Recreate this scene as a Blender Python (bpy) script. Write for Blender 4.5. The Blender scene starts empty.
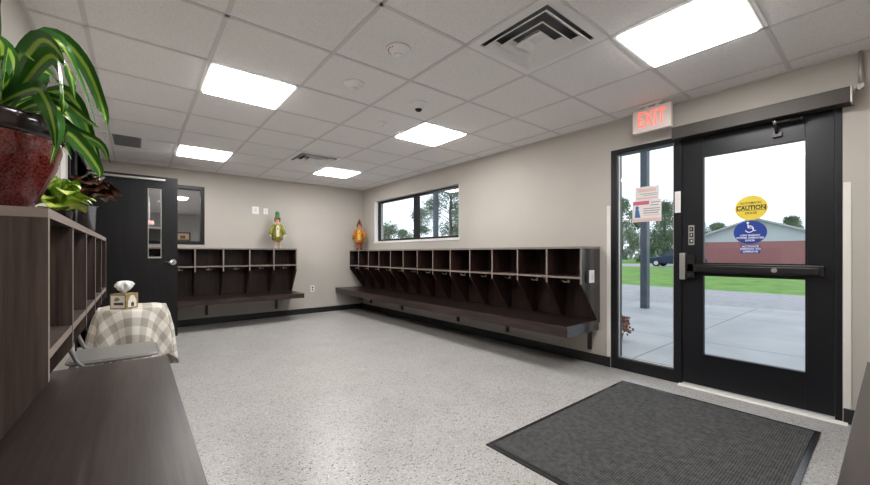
import bpy, bmesh, math, random
from mathutils import Vector, Matrix
random.seed(7)
C = bpy.context.scene.collection
PI = math.pi
CZ = 1.12            # camera height
CEIL = 2.424
XL, XR, YB, YN = -0.47, 3.642, 6.878, -0.55   # left wall, right wall, back wall, near wall

# ------------------------------------------------------------------ materials
def new_mat(name):
    m = bpy.data.materials.new(name); m.use_nodes = True
    nt = m.node_tree; b = nt.nodes['Principled BSDF']
    return m, nt, b
def simple(name, col, rough=0.5, metal=0.0, emit=0, spec=0.5, noise=0.0, nscale=20, bump=0.0, emit_col=None):
    m, nt, b = new_mat(name)
    b.inputs['Base Color'].default_value = (*col, 1)
    b.inputs['Roughness'].default_value = rough
    b.inputs['Metallic'].default_value = metal
    b.inputs['Specular IOR Level'].default_value = spec
    if emit:
        b.inputs['Emission Color'].default_value = (*(emit_col or col), 1)
        b.inputs['Emission Strength'].default_value = emit
    if noise or bump:
        tc = nt.nodes.new('ShaderNodeTexCoord'); n = nt.nodes.new('ShaderNodeTexNoise')
        n.inputs['Scale'].default_value = nscale; n.inputs['Detail'].default_value = 4
        nt.links.new(tc.outputs['Object'], n.inputs['Vector'])
        if noise:
            r = nt.nodes.new('ShaderNodeValToRGB')
            r.color_ramp.elements[0].position = .3; r.color_ramp.elements[1].position = .7
            r.color_ramp.elements[0].color = tuple(c*(1-noise) for c in col)+(1,)
            r.color_ramp.elements[1].color = tuple(min(1,c*(1+noise)) for c in col)+(1,)
            nt.links.new(n.outputs['Fac'], r.inputs['Fac']); nt.links.new(r.outputs['Color'], b.inputs['Base Color'])
        if bump:
            bp = nt.nodes.new('ShaderNodeBump'); bp.inputs['Strength'].default_value = bump
            bp.inputs['Distance'].default_value = .01
            nt.links.new(n.outputs['Fac'], bp.inputs['Height']); nt.links.new(bp.outputs['Normal'], b.inputs['Normal'])
    return m
def wood(name, c1, c2, axis, rough=0.38):
    m, nt, b = new_mat(name)
    tc = nt.nodes.new('ShaderNodeTexCoord'); mp = nt.nodes.new('ShaderNodeMapping')
    s = [26, 26, 26]; s[axis] = 1.1
    mp.inputs['Scale'].default_value = s
    n = nt.nodes.new('ShaderNodeTexNoise'); n.inputs['Scale'].default_value = 2.2; n.inputs['Detail'].default_value = 7; n.inputs['Roughness'].default_value = .65
    r = nt.nodes.new('ShaderNodeValToRGB')
    r.color_ramp.elements[0].position = .34; r.color_ramp.elements[1].position = .68
    r.color_ramp.elements[0].color = (*c1, 1); r.color_ramp.elements[1].color = (*c2, 1)
    nt.links.new(tc.outputs['Object'], mp.inputs['Vector']); nt.links.new(mp.outputs['Vector'], n.inputs['Vector'])
    nt.links.new(n.outputs['Fac'], r.inputs['Fac']); nt.links.new(r.outputs['Color'], b.inputs['Base Color'])
    b.inputs['Roughness'].default_value = rough; b.inputs['Specular IOR Level'].default_value = .35
    return m
def glass(name, tint=(1, 1, 1), refl=0.06):
    m = bpy.data.materials.new(name); m.use_nodes = True; nt = m.node_tree; nt.nodes.clear()
    o = nt.nodes.new('ShaderNodeOutputMaterial'); mx = nt.nodes.new('ShaderNodeMixShader')
    t = nt.nodes.new('ShaderNodeBsdfTransparent'); g = nt.nodes.new('ShaderNodeBsdfGlossy')
    t.inputs['Color'].default_value = (*tint, 1); g.inputs['Roughness'].default_value = .01
    mx.inputs['Fac'].default_value = refl
    nt.links.new(t.outputs[0], mx.inputs[1]); nt.links.new(g.outputs[0], mx.inputs[2]); nt.links.new(mx.outputs[0], o.inputs[0])
    return m

def floor_mat():
    m, nt, b = new_mat('terrazzo_floor')
    tc = nt.nodes.new('ShaderNodeTexCoord')
    col = None
    base = nt.nodes.new('ShaderNodeTexNoise'); base.inputs['Scale'].default_value = 3.0; base.inputs['Detail'].default_value = 6
    nt.links.new(tc.outputs['Object'], base.inputs['Vector'])
    br = nt.nodes.new('ShaderNodeValToRGB')
    br.color_ramp.elements[0].position = .3; br.color_ramp.elements[1].position = .7
    br.color_ramp.elements[0].color = (.375, .362, .352, 1); br.color_ramp.elements[1].color = (.44, .427, .415, 1)
    nt.links.new(base.outputs['Fac'], br.inputs['Fac'])
    prev = br.outputs['Color']
    for scale, thr, colr, rad in ((62, .925, (.085, .075, .07), .36), (95, .90, (.13, .12, .11), .38), (85, .90, (.64, .63, .61), .40), (42, .955, (.10, .09, .085), .28), (130, .92, (.20, .185, .175), .40)):
        mp = nt.nodes.new('ShaderNodeMapping'); mp.inputs['Location'].default_value = (scale*.13, thr*7, 0)
        mp.inputs['Rotation'].default_value = (0, 0, scale)
        mp.inputs['Scale'].default_value = (1, 1.9, 1)
        nt.links.new(tc.outputs['Object'], mp.inputs['Vector'])
        v = nt.nodes.new('ShaderNodeTexVoronoi'); v.voronoi_dimensions = '2D'; v.inputs['Scale'].default_value = scale
        nt.links.new(mp.outputs['Vector'], v.inputs['Vector'])
        sep = nt.nodes.new('ShaderNodeSeparateColor'); nt.links.new(v.outputs['Color'], sep.inputs[0])
        a = nt.nodes.new('ShaderNodeMath'); a.operation = 'GREATER_THAN'; a.inputs[1].default_value = thr
        nt.links.new(sep.outputs[0], a.inputs[0])
        d = nt.nodes.new('ShaderNodeMath'); d.operation = 'LESS_THAN'; d.inputs[1].default_value = rad
        nt.links.new(v.outputs['Distance'], d.inputs[0])
        mu = nt.nodes.new('ShaderNodeMath'); mu.operation = 'MULTIPLY'
        nt.links.new(a.outputs[0], mu.inputs[0]); nt.links.new(d.outputs[0], mu.inputs[1])
        mx = nt.nodes.new('ShaderNodeMix'); mx.data_type = 'RGBA'
        nt.links.new(mu.outputs[0], mx.inputs[0]); nt.links.new(prev, mx.inputs[6]); mx.inputs[7].default_value = (*colr, 1)
        prev = mx.outputs[2]
    nt.links.new(prev, b.inputs['Base Color'])
    b.inputs['Roughness'].default_value = .32
    b.inputs['Specular IOR Level'].default_value = .45
    return m
def tile_mat():
    m, nt, b = new_mat('acoustic_tile')
    tc = nt.nodes.new('ShaderNodeTexCoord')
    n = nt.nodes.new('ShaderNodeTexNoise'); n.inputs['Scale'].default_value = 140; n.inputs['Detail'].default_value = 3
    nt.links.new(tc.outputs['Object'], n.inputs['Vector'])
    r = nt.nodes.new('ShaderNodeValToRGB'); e = r.color_ramp.elements
    e[0].position = .33; e[0].color = (.78, .755, .75, 1); e[1].position = .48; e[1].color = (.91, .885, .88, 1)
    nt.links.new(n.outputs['Fac'], r.inputs['Fac']); nt.links.new(r.outputs['Color'], b.inputs['Base Color'])
    bp = nt.nodes.new('ShaderNodeBump'); bp.inputs['Strength'].default_value = .35; bp.inputs['Distance'].default_value = .004
    nt.links.new(n.outputs['Fac'], bp.inputs['Height']); nt.links.new(bp.outputs['Normal'], b.inputs['Normal'])
    b.inputs['Roughness'].default_value = .9
    return m
def mat_rib():
    m, nt, b = new_mat('entrance_mat_pile')
    tc = nt.nodes.new('ShaderNodeTexCoord')
    prev = None
    hs = []
    for rot, sc in (((0, 0, 0), 26), ((0, 0, PI/2), 26)):
        mp = nt.nodes.new('ShaderNodeMapping'); mp.inputs['Rotation'].default_value = rot
        nt.links.new(tc.outputs['Object'], mp.inputs['Vector'])
        w = nt.nodes.new('ShaderNodeTexWave'); w.inputs['Scale'].default_value = sc; w.inputs['Distortion'].default_value = .6
        nt.links.new(mp.outputs['Vector'], w.inputs['Vector']); hs.append(w.outputs['Fac'])
    mx = nt.nodes.new('ShaderNodeMath'); mx.operation = 'MULTIPLY'
    nt.links.new(hs[0], mx.inputs[0]); nt.links.new(hs[1], mx.inputs[1])
    n = nt.nodes.new('ShaderNodeTexNoise'); n.inputs['Scale'].default_value = 38; n.inputs['Detail'].default_value = 6
    nt.links.new(tc.outputs['Object'], n.inputs['Vector'])
    ad = nt.nodes.new('ShaderNodeMath'); ad.operation = 'MULTIPLY_ADD'; ad.inputs[1].default_value = .5
    nt.links.new(mx.outputs[0], ad.inputs[0])
    nn = nt.nodes.new('ShaderNodeMath'); nn.operation = 'MULTIPLY'; nn.inputs[1].default_value = .6
    nt.links.new(n.outputs['Fac'], nn.inputs[0]); nt.links.new(nn.outputs[0], ad.inputs[2])
    r = nt.nodes.new('ShaderNodeValToRGB'); e = r.color_ramp.elements
    e[0].position = .22; e[0].color = (.014, .014, .015, 1); e[1].position = .78; e[1].color = (.15, .147, .145, 1)
    nt.links.new(ad.outputs[0], r.inputs['Fac']); nt.links.new(r.outputs['Color'], b.inputs['Base Color'])
    bp = nt.nodes.new('ShaderNodeBump'); bp.inputs['Strength'].default_value = .8; bp.inputs['Distance'].default_value = .006
    nt.links.new(mx.outputs[0], bp.inputs['Height']); nt.links.new(bp.outputs['Normal'], b.inputs['Normal'])
    b.inputs['Roughness'].default_value = .85
    return m
def plaid_mat():
    m, nt, b = new_mat('buffalo_check_cloth')
    uv = nt.nodes.new('ShaderNodeUVMap'); sp = nt.nodes.new('ShaderNodeSeparateXYZ'); nt.links.new(uv.outputs['UV'], sp.inputs[0])
    outs = []
    for k in (0, 1):
        f = nt.nodes.new('ShaderNodeMath'); f.operation = 'MULTIPLY'; f.inputs[1].default_value = 1/0.135
        nt.links.new(sp.outputs[k], f.inputs[0])
        fr = nt.nodes.new('ShaderNodeMath'); fr.operation = 'FRACT'; nt.links.new(f.outputs[0], fr.inputs[0])
        g = nt.nodes.new('ShaderNodeMath'); g.operation = 'GREATER_THAN'; g.inputs[1].default_value = .5; nt.links.new(fr.outputs[0], g.inputs[0])
        outs.append(g.outputs[0])
    a = nt.nodes.new('ShaderNodeMath'); a.operation = 'ADD'; nt.links.new(outs[0], a.inputs[0]); nt.links.new(outs[1], a.inputs[1])
    h = nt.nodes.new('ShaderNodeMath'); h.operation = 'MULTIPLY'; h.inputs[1].default_value = .5; nt.links.new(a.outputs[0], h.inputs[0])
    r = nt.nodes.new('ShaderNodeValToRGB'); r.color_ramp.interpolation = 'CONSTANT'; e = r.color_ramp.elements
    e[0].position = 0; e[0].color = (.76, .73, .67, 1); e[1].position = .4; e[1].color = (.56, .52, .46, 1)
    x = e.new(.9); x.color = (.38, .34, .29, 1)
    nt.links.new(h.outputs[0], r.inputs['Fac']); nt.links.new(r.outputs['Color'], b.inputs['Base Color'])
    b.inputs['Roughness'].default_value = .9
    return m
def leaf_mat(name, edge, mid, width=.22, rough=.35, noise=0):
    m, nt, b = new_mat(name)
    uv = nt.nodes.new('ShaderNodeUVMap'); sp = nt.nodes.new('ShaderNodeSeparateXYZ'); nt.links.new(uv.outputs['UV'], sp.inputs[0])
    s = nt.nodes.new('ShaderNodeMath'); s.operation = 'SUBTRACT'; s.inputs[1].default_value = .5; nt.links.new(sp.outputs[0], s.inputs[0])
    a = nt.nodes.new('ShaderNodeMath'); a.operation = 'ABSOLUTE'; nt.links.new(s.outputs[0], a.inputs[0])
    fac = a.outputs[0]
    if noise:
        tc = nt.nodes.new('ShaderNodeTexCoord'); n = nt.nodes.new('ShaderNodeTexNoise'); n.inputs['Scale'].default_value = 45
        nt.links.new(tc.outputs['Object'], n.inputs['Vector'])
        ma = nt.nodes.new('ShaderNodeMath'); ma.operation = 'MULTIPLY_ADD'; ma.inputs[1].default_value = noise
        nt.links.new(n.outputs['Fac'], ma.inputs[0]); nt.links.new(a.outputs[0], ma.inputs[2])
        fac = ma.outputs[0]
    r = nt.nodes.new('ShaderNodeValToRGB'); e = r.color_ramp.elements
    e[0].position = width*.5; e[0].color = (*mid, 1); e[1].position = width; e[1].color = (*edge, 1)
    nt.links.new(fac, r.inputs['Fac']); nt.links.new(r.outputs['Color'], b.inputs['Base Color'])
    b.inputs['Roughness'].default_value = rough
    return m
def slab_mat():
    m, nt, b = new_mat('broom_concrete')
    tc = nt.nodes.new('ShaderNodeTexCoord')
    n = nt.nodes.new('ShaderNodeTexNoise'); n.inputs['Scale'].default_value = 1.6; n.inputs['Detail'].default_value = 8
    nt.links.new(tc.outputs['Object'], n.inputs['Vector'])
    r = nt.nodes.new('ShaderNodeValToRGB'); e = r.color_ramp.elements
    e[0].position = .3; e[0].color = (.34, .35, .36, 1); e[1].position = .7; e[1].color = (.44, .45, .46, 1)
    nt.links.new(n.outputs['Fac'], r.inputs['Fac'])
    br = nt.nodes.new('ShaderNodeTexBrick'); br.offset = 0; br.inputs['Scale'].default_value = 1
    br.inputs['Mortar Size'].default_value = .014; br.inputs['Brick Width'].default_value = 2.6; br.inputs['Row Height'].default_value = 2.1
    br.inputs['Mortar'].default_value = (.24, .24, .245, 1)
    mp = nt.nodes.new('ShaderNodeMapping'); mp.inputs['Location'].default_value = (-.55, .3, 0)
    nt.links.new(tc.outputs['Object'], mp.inputs['Vector']); nt.links.new(mp.outputs['Vector'], br.inputs['Vector'])
    nt.links.new(r.outputs['Color'], br.inputs['Color1']); nt.links.new(r.outputs['Color'], br.inputs['Color2'])
    nt.links.new(br.outputs['Color'], b.inputs['Base Color'])
    b.inputs['Roughness'].default_value = .7
    return m
def brick_mat():
    m, nt, b = new_mat('red_brick')
    tc = nt.nodes.new('ShaderNodeTexCoord'); mp = nt.nodes.new('ShaderNodeMapping'); mp.inputs['Rotation'].default_value = (PI/2, 0, PI/2)
    br = nt.nodes.new('ShaderNodeTexBrick'); br.inputs['Scale'].default_value = 4
    br.inputs['Color1'].default_value = (.27, .045, .05, 1); br.inputs['Color2'].default_value = (.33, .065, .065, 1); br.inputs['Mortar'].default_value = (.30, .13, .13, 1)
    nt.links.new(tc.outputs['Object'], mp.inputs['Vector']); nt.links.new(mp.outputs['Vector'], br.inputs['Vector'])
    nt.links.new(br.outputs['Color'], b.inputs['Base Color']); b.inputs['Roughness'].default_value = .9
    return m

M = {}
M['wall'] = simple('greige_wall_paint', (.50, .465, .423), .75, noise=.02, nscale=3, bump=.03)
M['office_wall'] = simple('grey_office_paint', (.42, .41, .41), .8)
M['tile'] = tile_mat()
M['tbar'] = simple('white_ceiling_grid', (.72, .695, .69), .6)
M['floor'] = floor_mat()
M['black'] = simple('black_vinyl_base', (.012, .012, .013), .4)
M['wood'] = wood('espresso_laminate', (.009, .005, .0045), (.060, .029, .024), 2, .4)
M['woodh'] = wood('espresso_laminate_bench', (.008, .005, .005), (.027, .017, .016), 0, .28)
M['woodt'] = wood('brown_laminate_bench_top', (.026, .018, .015), (.060, .045, .039), 0, .34)
M['woodgloss'] = wood('glossy_end_laminate', (.017, .013, .014), (.042, .031, .032), 2, .2); M['woodgloss'].node_tree.nodes['Principled BSDF'].inputs['Specular IOR Level'].default_value = 1.0  # same laminate, colour made less brown to suggest its bluish reflection
M['woodg'] = wood('espresso_laminate_grey', (.030, .019, .016), (.088, .062, .052), 2, .45)
M['edge'] = simple('taupe_edge_band', (.23, .185, .16), .5)
M['edged'] = wood('dark_edge_band', (.018, .011, .011), (.070, .044, .040), 0, .3)
M['darkmetal'] = simple('dark_bronze_aluminium', (.012, .012, .015), .34, .2, spec=.35)
M['door_black'] = wood('black_stained_door', (.003, .003, .004), (.008, .0078, .009), 2, .4)
M['header'] = simple('bronze_operator_cover', (.050, .043, .038), .5, .3)
M['chrome'] = simple('brushed_chrome', (.62, .62, .62), .25, 1)
M['satin'] = simple('satin_nickel', (.50, .49, .46), .38, .9)
M['white'] = simple('white_plastic', (.88, .87, .86), .45)
M['cream'] = simple('cream_trim_paint', (.80, .77, .72), .5)
M['glass'] = glass('clear_glass', (1, 1, 1), .035)
M['glass_in'] = glass('interior_glass', (.97, .97, .97), .010)
M['light'] = simple('lit_diffuser', (1, 1, 1), .5, emit=24.5, emit_col=(1, .985, .96))
M['light_office'] = simple('lit_office_diffuser', (1, 1, 1), .5, emit=24)
M['lightframe'] = simple('white_light_frame', (.75, .74, .72), .5)
M['vent'] = simple('white_vent_metal', (.90, .885, .88), .45)
M['ventgrey'] = simple('grey_grille_metal', (.25, .245, .24), .55)
M['dark'] = simple('dark_void', (.01, .01, .011), .9)
M['red'] = simple('lit_red_letters', (1, .08, .05), .4, emit=1.5, emit_col=(1, .13, .09))
M['exitface'] = simple('exit_sign_housing', (.80, .70, .66), .4)
M['mat'] = mat_rib()
M['rubber'] = simple('grey_rubber_border', (.022, .023, .025), .25)
M['bar'] = simple('black_push_bar', (.028, .026, .026), .32, .5)
M['steel'] = simple('pale_folding_chair_steel', (.21, .205, .195), .35, .2)
M['cloth'] = plaid_mat()
M['tissue'] = simple('white_tissue', (.85, .85, .84), .8)
M['boxgold'] = simple('gold_print', (.30, .21, .09), .5, noise=.35, nscale=40)
M['boxwhite'] = simple('white_card', (.72, .68, .60), .6)
M['boxblack'] = simple('black_print', (.03, .028, .025), .6)
M['pot'] = simple('red_speckled_glaze', (.10, .016, .013), .14, noise=.8, nscale=190)
M['potrim'] = simple('dark_glazed_rim', (.022, .014, .014), .12)
M['soil'] = simple('potting_soil', (.03, .02, .014), .95)
M['dracaena'] = leaf_mat('striped_green_leaf', (.032, .135, .016), (.32, .48, .06), .15, .25)
M['pothos'] = leaf_mat('variegated_leaf', (.20, .40, .035), (.80, .86, .20), .80, .32, .7)
M['croton'] = leaf_mat('burgundy_leaf', (.030, .012, .010), (.22, .08, .03), .22, .3)
M['stem'] = simple('green_stem', (.10, .16, .03), .6)
M['tin'] = simple('galvanised_tin', (.28, .29, .31), .25, .9)
M['slab'] = slab_mat()
M['asphalt'] = simple('grey_asphalt', (.33, .33, .345), .9, noise=.12, nscale=6)
M['grass'] = simple('mown_grass', (.12, .25, .035), .95, noise=.3, nscale=1.2)
M['post'] = simple('slate_blue_post', (.055, .075, .095), .45)
M['brick'] = brick_mat()
M['siding'] = simple('pale_grey_siding', (.46, .51, .53), .8)
M['roofm'] = simple('grey_shingle', (.42, .44, .46), .9)
M['foliage'] = simple('hazy_tree_leaves', (.12, .19, .11), .9, noise=.3, nscale=.8)  # distance haze is mixed into the leaf colour
M['foliage2'] = simple('pale_hazy_tree_leaves', (.15, .21, .14), .9, noise=.3, nscale=.8)  # lighter leaf colour, haze mixed in as well
M['bark'] = simple('tree_bark', (.10, .085, .07), .95)
M['carblue'] = simple('navy_car_paint', (.012, .03, .07), .2, .3)
M['carwhite'] = simple('silver_car_paint', (.35, .40, .48), .25, .3)
M['carglass'] = simple('car_window', (.03, .04, .05), .08)
M['tyre'] = simple('tyre', (.012, .012, .012), .8)
M['yellow'] = simple('yellow_sticker', (.78, .60, .05), .5)
M['blue'] = simple('blue_sticker', (.012, .045, .30), .4)
M['ink'] = simple('black_ink', (.01, .01, .01), .6)
M['inkw'] = simple('white_ink', (.85, .85, .85), .6)
M['paper'] = simple('white_paper', (.74, .71, .70), .7)
M['pinkp'] = simple('pink_print', (.60, .12, .20), .7)
M['pinkl'] = simple('pale_pink_print', (.72, .50, .48), .7)
M['bluep'] = simple('blue_print', (.05, .15, .32), .7)
M['greyp'] = simple('grey_print', (.30, .27, .28), .7)
M['mum'] = simple('dried_flowers', (.20, .09, .055), .9, noise=.4, nscale=60)
M['skin'] = simple('doll_face', (.75, .45, .30), .7)
M['dgreen'] = simple('doll_green_felt', (.06, .20, .08), .9)
M['lime'] = simple('doll_lime_coat', (.24, .23, .04), .8, noise=.7, nscale=40)
M['dyellow'] = simple('doll_yellow_cloth', (.68, .47, .08), .8)
M['dcream'] = simple('doll_cream_cloth', (.72, .66, .48), .8)
M['dorange'] = simple('doll_orange_cloth', (.50, .16, .02), .8, noise=.6, nscale=40)
M['drust'] = simple('doll_rust_cloth', (.45, .10, .035), .8, noise=.3, nscale=40)
M['dbrown'] = simple('doll_brown_felt', (.16, .055, .02), .9)
M['dpink'] = simple('doll_pink_stocking', (.75, .50, .46), .8)
M['dhair'] = simple('doll_ginger_yarn', (.40, .13, .03), .9)
M['screen'] = simple('dark_panel', (.05, .055, .06), .3)
M['cabinet'] = simple('grey_cabinet', (.20, .20, .21), .5)

# ------------------------------------------------------------------ helpers
class MB:
    def __init__(s): s.bm = bmesh.new(); s.uv = None
    def box(s, x0, x1, y0, y1, z0, z1, mi=0, front=None):
        """front: dict face-key -> material index, keys -x +x -y +y -z +z"""
        v = [s.bm.verts.new(p) for p in ((x0,y0,z0),(x1,y0,z0),(x1,y1,z0),(x0,y1,z0),(x0,y0,z1),(x1,y0,z1),(x1,y1,z1),(x0,y1,z1))]
        F = {'-z': (3,2,1,0), '+z': (4,5,6,7), '-y': (0,1,5,4), '+x': (1,2,6,5), '+y': (2,3,7,6), '-x': (3,0,4,7)}
        for k, ix in F.items():
            f = s.bm.faces.new([v[i] for i in ix]); f.material_index = (front or {}).get(k, mi)
        return s
    def prism(s, pts, axis, a0, a1, mi=0, mats=None):
        """extrude 2D polygon along axis. pts in remaining axes order. mats: per-edge material index"""
        def P(p, a):
            q = list(p); q.insert(axis, a); return q
        A = [s.bm.verts.new(P(p, a0)) for p in pts]; B = [s.bm.verts.new(P(p, a1)) for p in pts]
        n = len(pts)
        s.bm.faces.new(A[::-1]).material_index = mi; s.bm.faces.new(B).material_index = mi
        for i in range(n):
            f = s.bm.faces.new((A[i], A[(i+1) % n], B[(i+1) % n], B[i])); f.material_index = mats[i] if mats else mi
        return s
    def tube(s, path, r, n=8, mi=0, caps=True):
        path = [Vector(p) for p in path]; rs = r if isinstance(r, (list, tuple)) else [r]*len(path)
        rings = []; up = None
        for i, p in enumerate(path):
            t = (path[min(i+1, len(path)-1)] - path[max(i-1, 0)]).normalized()
            if up is None:
                a = Vector((0,0,1)) if abs(t.z) < .9 else Vector((1,0,0)); up = (a - t*a.dot(t)).normalized()
            else: up = (up - t*up.dot(t)).normalized()
            w = t.cross(up)
            rings.append([s.bm.verts.new(p + (up*math.cos(2*PI*k/n) + w*math.sin(2*PI*k/n))*rs[i]) for k in range(n)])
        for a, b in zip(rings, rings[1:]):
            for k in range(n):
                f = s.bm.faces.new((a[k], a[(k+1) % n], b[(k+1) % n], b[k])); f.smooth = True; f.material_index = mi
        if caps:
            s.bm.faces.new(rings[0][::-1]).material_index = mi; s.bm.faces.new(rings[-1]).material_index = mi
        return s
    def lathe(s, prof, c=(0,0,0), n=32, mi=0, wob=None):
        rings = []
        for r, z in prof:
            rings.append([s.bm.verts.new((c[0]+r*math.cos(2*PI*k/n)*(1+(wob(k/n, z) if wob else 0)), c[1]+r*math.sin(2*PI*k/n)*(1+(wob(k/n, z) if wob else 0)), c[2]+z)) for k in range(n)])
        for a, b in zip(rings, rings[1:]):
            for k in range(n):
                f = s.bm.faces.new((a[k], a[(k+1) % n], b[(k+1) % n], b[k])); f.smooth = True; f.material_index = mi
        s.bm.faces.new(rings[0][::-1]).material_index = mi; s.bm.faces.new(rings[-1]).material_index = mi
        return s
    def ball(s, c, r, mi=0, seg=14):
        r = r if isinstance(r, (tuple, list)) else (r, r, r)
        m = Matrix.Translation(c) @ Matrix.Diagonal((*r, 1))
        g = bmesh.ops.create_uvsphere(s.bm, u_segments=seg, v_segments=max(6, seg//2+2), radius=1, matrix=m)
        for v in g['verts']:
            for f in v.link_faces: f.smooth = True; f.material_index = mi
        return s
    def cyl(s, p0, p1, r, n=20, mi=0): 
        s.tube([p0, p1], r, n, mi); return s
    def ribbon(s, path, width, side, fold=.25, mi=0, prof=None, thick=.0012):
        """leaf blade following path; side: vector giving the blade's width direction hint"""
        if s.uv is None: s.uv = s.bm.loops.layers.uv.new('UVMap')
        path = [Vector(p) for p in path]; n = len(path); rows = []
        for i, p in enumerate(path):
            t = (path[min(i+1, n-1)] - path[max(i-1, 0)]).normalized()
            sd = Vector(side); sd = (sd - t*sd.dot(t)).normalized(); nr = t.cross(sd)
            u = i/(n-1); w = width*(prof(u) if prof else max(.04, math.sin(PI*min(1, (u*.92+.10)))**.7))
            row = []
            for k, a in enumerate((-1, -.5, 0, .5, 1)):
                row.append(s.bm.verts.new(p + sd*(w*a*.5) + nr*(abs(a)*w*fold)))
            rows.append(row)
        for i in range(n-1):
            for k in range(4):
                f = s.bm.faces.new((rows[i][k], rows[i][k+1], rows[i+1][k+1], rows[i+1][k])); f.smooth = True; f.material_index = mi
                for l, (uu, vv) in zip(f.loops, ((k/4, i/(n-1)), ((k+1)/4, i/(n-1)), ((k+1)/4, (i+1)/(n-1)), (k/4, (i+1)/(n-1)))): l[s.uv].uv = (uu, vv)
        return s
    def build(s, name, mats, parent=None, bevel=0, loc=None, fix=True):
        me = bpy.data.meshes.new(name)
        if fix: bmesh.ops.recalc_face_normals(s.bm, faces=s.bm.faces)
        s.bm.to_mesh(me); s.bm.free()
        for m in (mats if isinstance(mats, (list, tuple)) else [mats]): me.materials.append(m)
        o = bpy.data.objects.new(name, me); C.objects.link(o)
        if parent: o.parent = parent
        if loc: o.location = loc
        if bevel:
            b = o.modifiers.new('bevel', 'BEVEL'); b.width = bevel; b.segments = 2; b.limit_method = 'ANGLE'; b.angle_limit = .7
        return o
def tag(o, label, cat, group=None, kind=None):
    o['label'] = label; o['category'] = cat
    if group: o['group'] = group
    if kind: o['kind'] = kind
    return o
def struct(o): o['kind'] = 'structure'; return o
def thing(name, label, cat, loc=(0,0,0), rz=0, group=None):
    o = bpy.data.objects.new(name, None); C.objects.link(o); o.location = loc; o.rotation_euler = (0, 0, rz); o.empty_display_size = .05
    return tag(o, label, cat, group)
def dup(root, loc, label, rz=None, group=None, scale=None):
    r = root.copy(); C.objects.link(r); r.location = loc; r['label'] = label
    if rz is not None: r.rotation_euler = (0, 0, rz)
    if scale: r.scale = scale
    if group: r['group'] = group
    for ch in list(root.children):
        c = ch.copy(); C.objects.link(c); c.parent = r
        for g in ch.children:
            d = g.copy(); C.objects.link(d); d.parent = c
    return r
FACE_IN = Matrix(((0, 0, -1, 0), (-1, 0, 0, 0), (0, 1, 0, 0), (0, 0, 0, 1)))   # text x -> -Y, y -> Z, faces -X
def text(name, s, size, mat, parent, pos, rot=FACE_IN, extrude=.0006, sx=1.0, bold=0.0):
    cu = bpy.data.curves.new(name, 'FONT'); cu.body = s; cu.size = size; cu.align_x = 'CENTER'; cu.align_y = 'CENTER'; cu.extrude = extrude; cu.offset = bold
    o = bpy.data.objects.new(name, cu); C.objects.link(o)
    bpy.context.view_layer.update()
    me = bpy.data.meshes.new_from_object(o.evaluated_get(bpy.context.evaluated_depsgraph_get()))
    bpy.data.objects.remove(o); me.materials.clear(); me.materials.append(mat)
    me.transform(Matrix.Translation(pos) @ rot @ Matrix.Diagonal((sx, 1, 1, 1)))
    ob = bpy.data.objects.new(name, me); C.objects.link(ob)
    if parent: ob.parent = parent
    return ob

# ------------------------------------------------------------------ room shell
WT = .2
# openings
WY0, WY1, WZ0, WZ1 = 3.96, 6.40, CZ+.232, CZ+1.012         # right wall window
EY0, EY1, EZ1 = .215, 1.752, CZ+1.008                       # entrance
BX0, BX1, BZ0, BZ1 = -.28, .847, CZ+.143, CZ+1.052         # back wall window
DY0, DY1, DZ1 = 5.14, 6.10, 2.14                          # left wall doorway
SY0, SY1, SZ0, SZ1 = 4.60, 5.02, .25, 2.14                # left wall side window

b = MB(); b.box(XL-1.9, XR+WT+.02, YN-.2, 15.0, -.12, 0); struct(b.build('floor', M['floor']))

b = MB()   # right wall with window and entrance openings
x0, x1 = XR, XR+WT
b.box(x0, x1, YN-.2, EY0, 0, CEIL+.2); b.box(x0, x1, EY0, EY1, EZ1, CEIL+.2); b.box(x0, x1, EY1, WY0, 0, CEIL+.2)
b.box(x0, x1, WY0, WY1, 0, WZ0); b.box(x0, x1, WY0, WY1, WZ1, CEIL+.2); b.box(x0, x1, WY1, 15, 0, CEIL+.2)
struct(b.build('wall_right', M['wall']))
b = MB()   # back wall
y0, y1 = YB, YB+.15
b.box(XL, BX0, y0, y1, 0, CEIL+.02); b.box(BX0, BX1, y0, y1, 0, BZ0); b.box(BX0, BX1, y0, y1, BZ1, CEIL+.02); b.box(BX1, XR, y0, y1, 0, CEIL+.02)
struct(b.build('wall_back', M['wall']))
b = MB()   # left wall
x0, x1 = XL-.15, XL
b.box(x0, x1, YN, SY0, 0, CEIL+.2); b.box(x0, x1, SY0, SY1, 0, SZ0); b.box(x0, x1, SY0, SY1, SZ1, CEIL+.2); b.box(x0, x1, SY1, DY0, 0, CEIL+.2)
b.box(x0, x1, DY0, DY1, DZ1, CEIL+.2); b.box(x0, x1, DY1, YB+.15, 0, CEIL+.2)
struct(b.build('wall_left', M['wall']))
b = MB(); b.box(XL-1.9, XR, YN-.2, YN, 0, CEIL+.2); struct(b.build('wall_near', M['wall']))
b = MB(); b.box(XL-1.9, XL-1.75, YN, 15, 0, CEIL+.2); b.box(XL-1.75, XL-.15, 2.8, 2.95, 0, CEIL+.2); b.box(XL-1.75, XR, 14.85, 15, 0, CEIL+.2)
b.box(XL-1.75, XL-.15, 7.03, 7.15, 0, CEIL+.2)
struct(b.build('wall_office', M['office_wall']))

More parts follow.
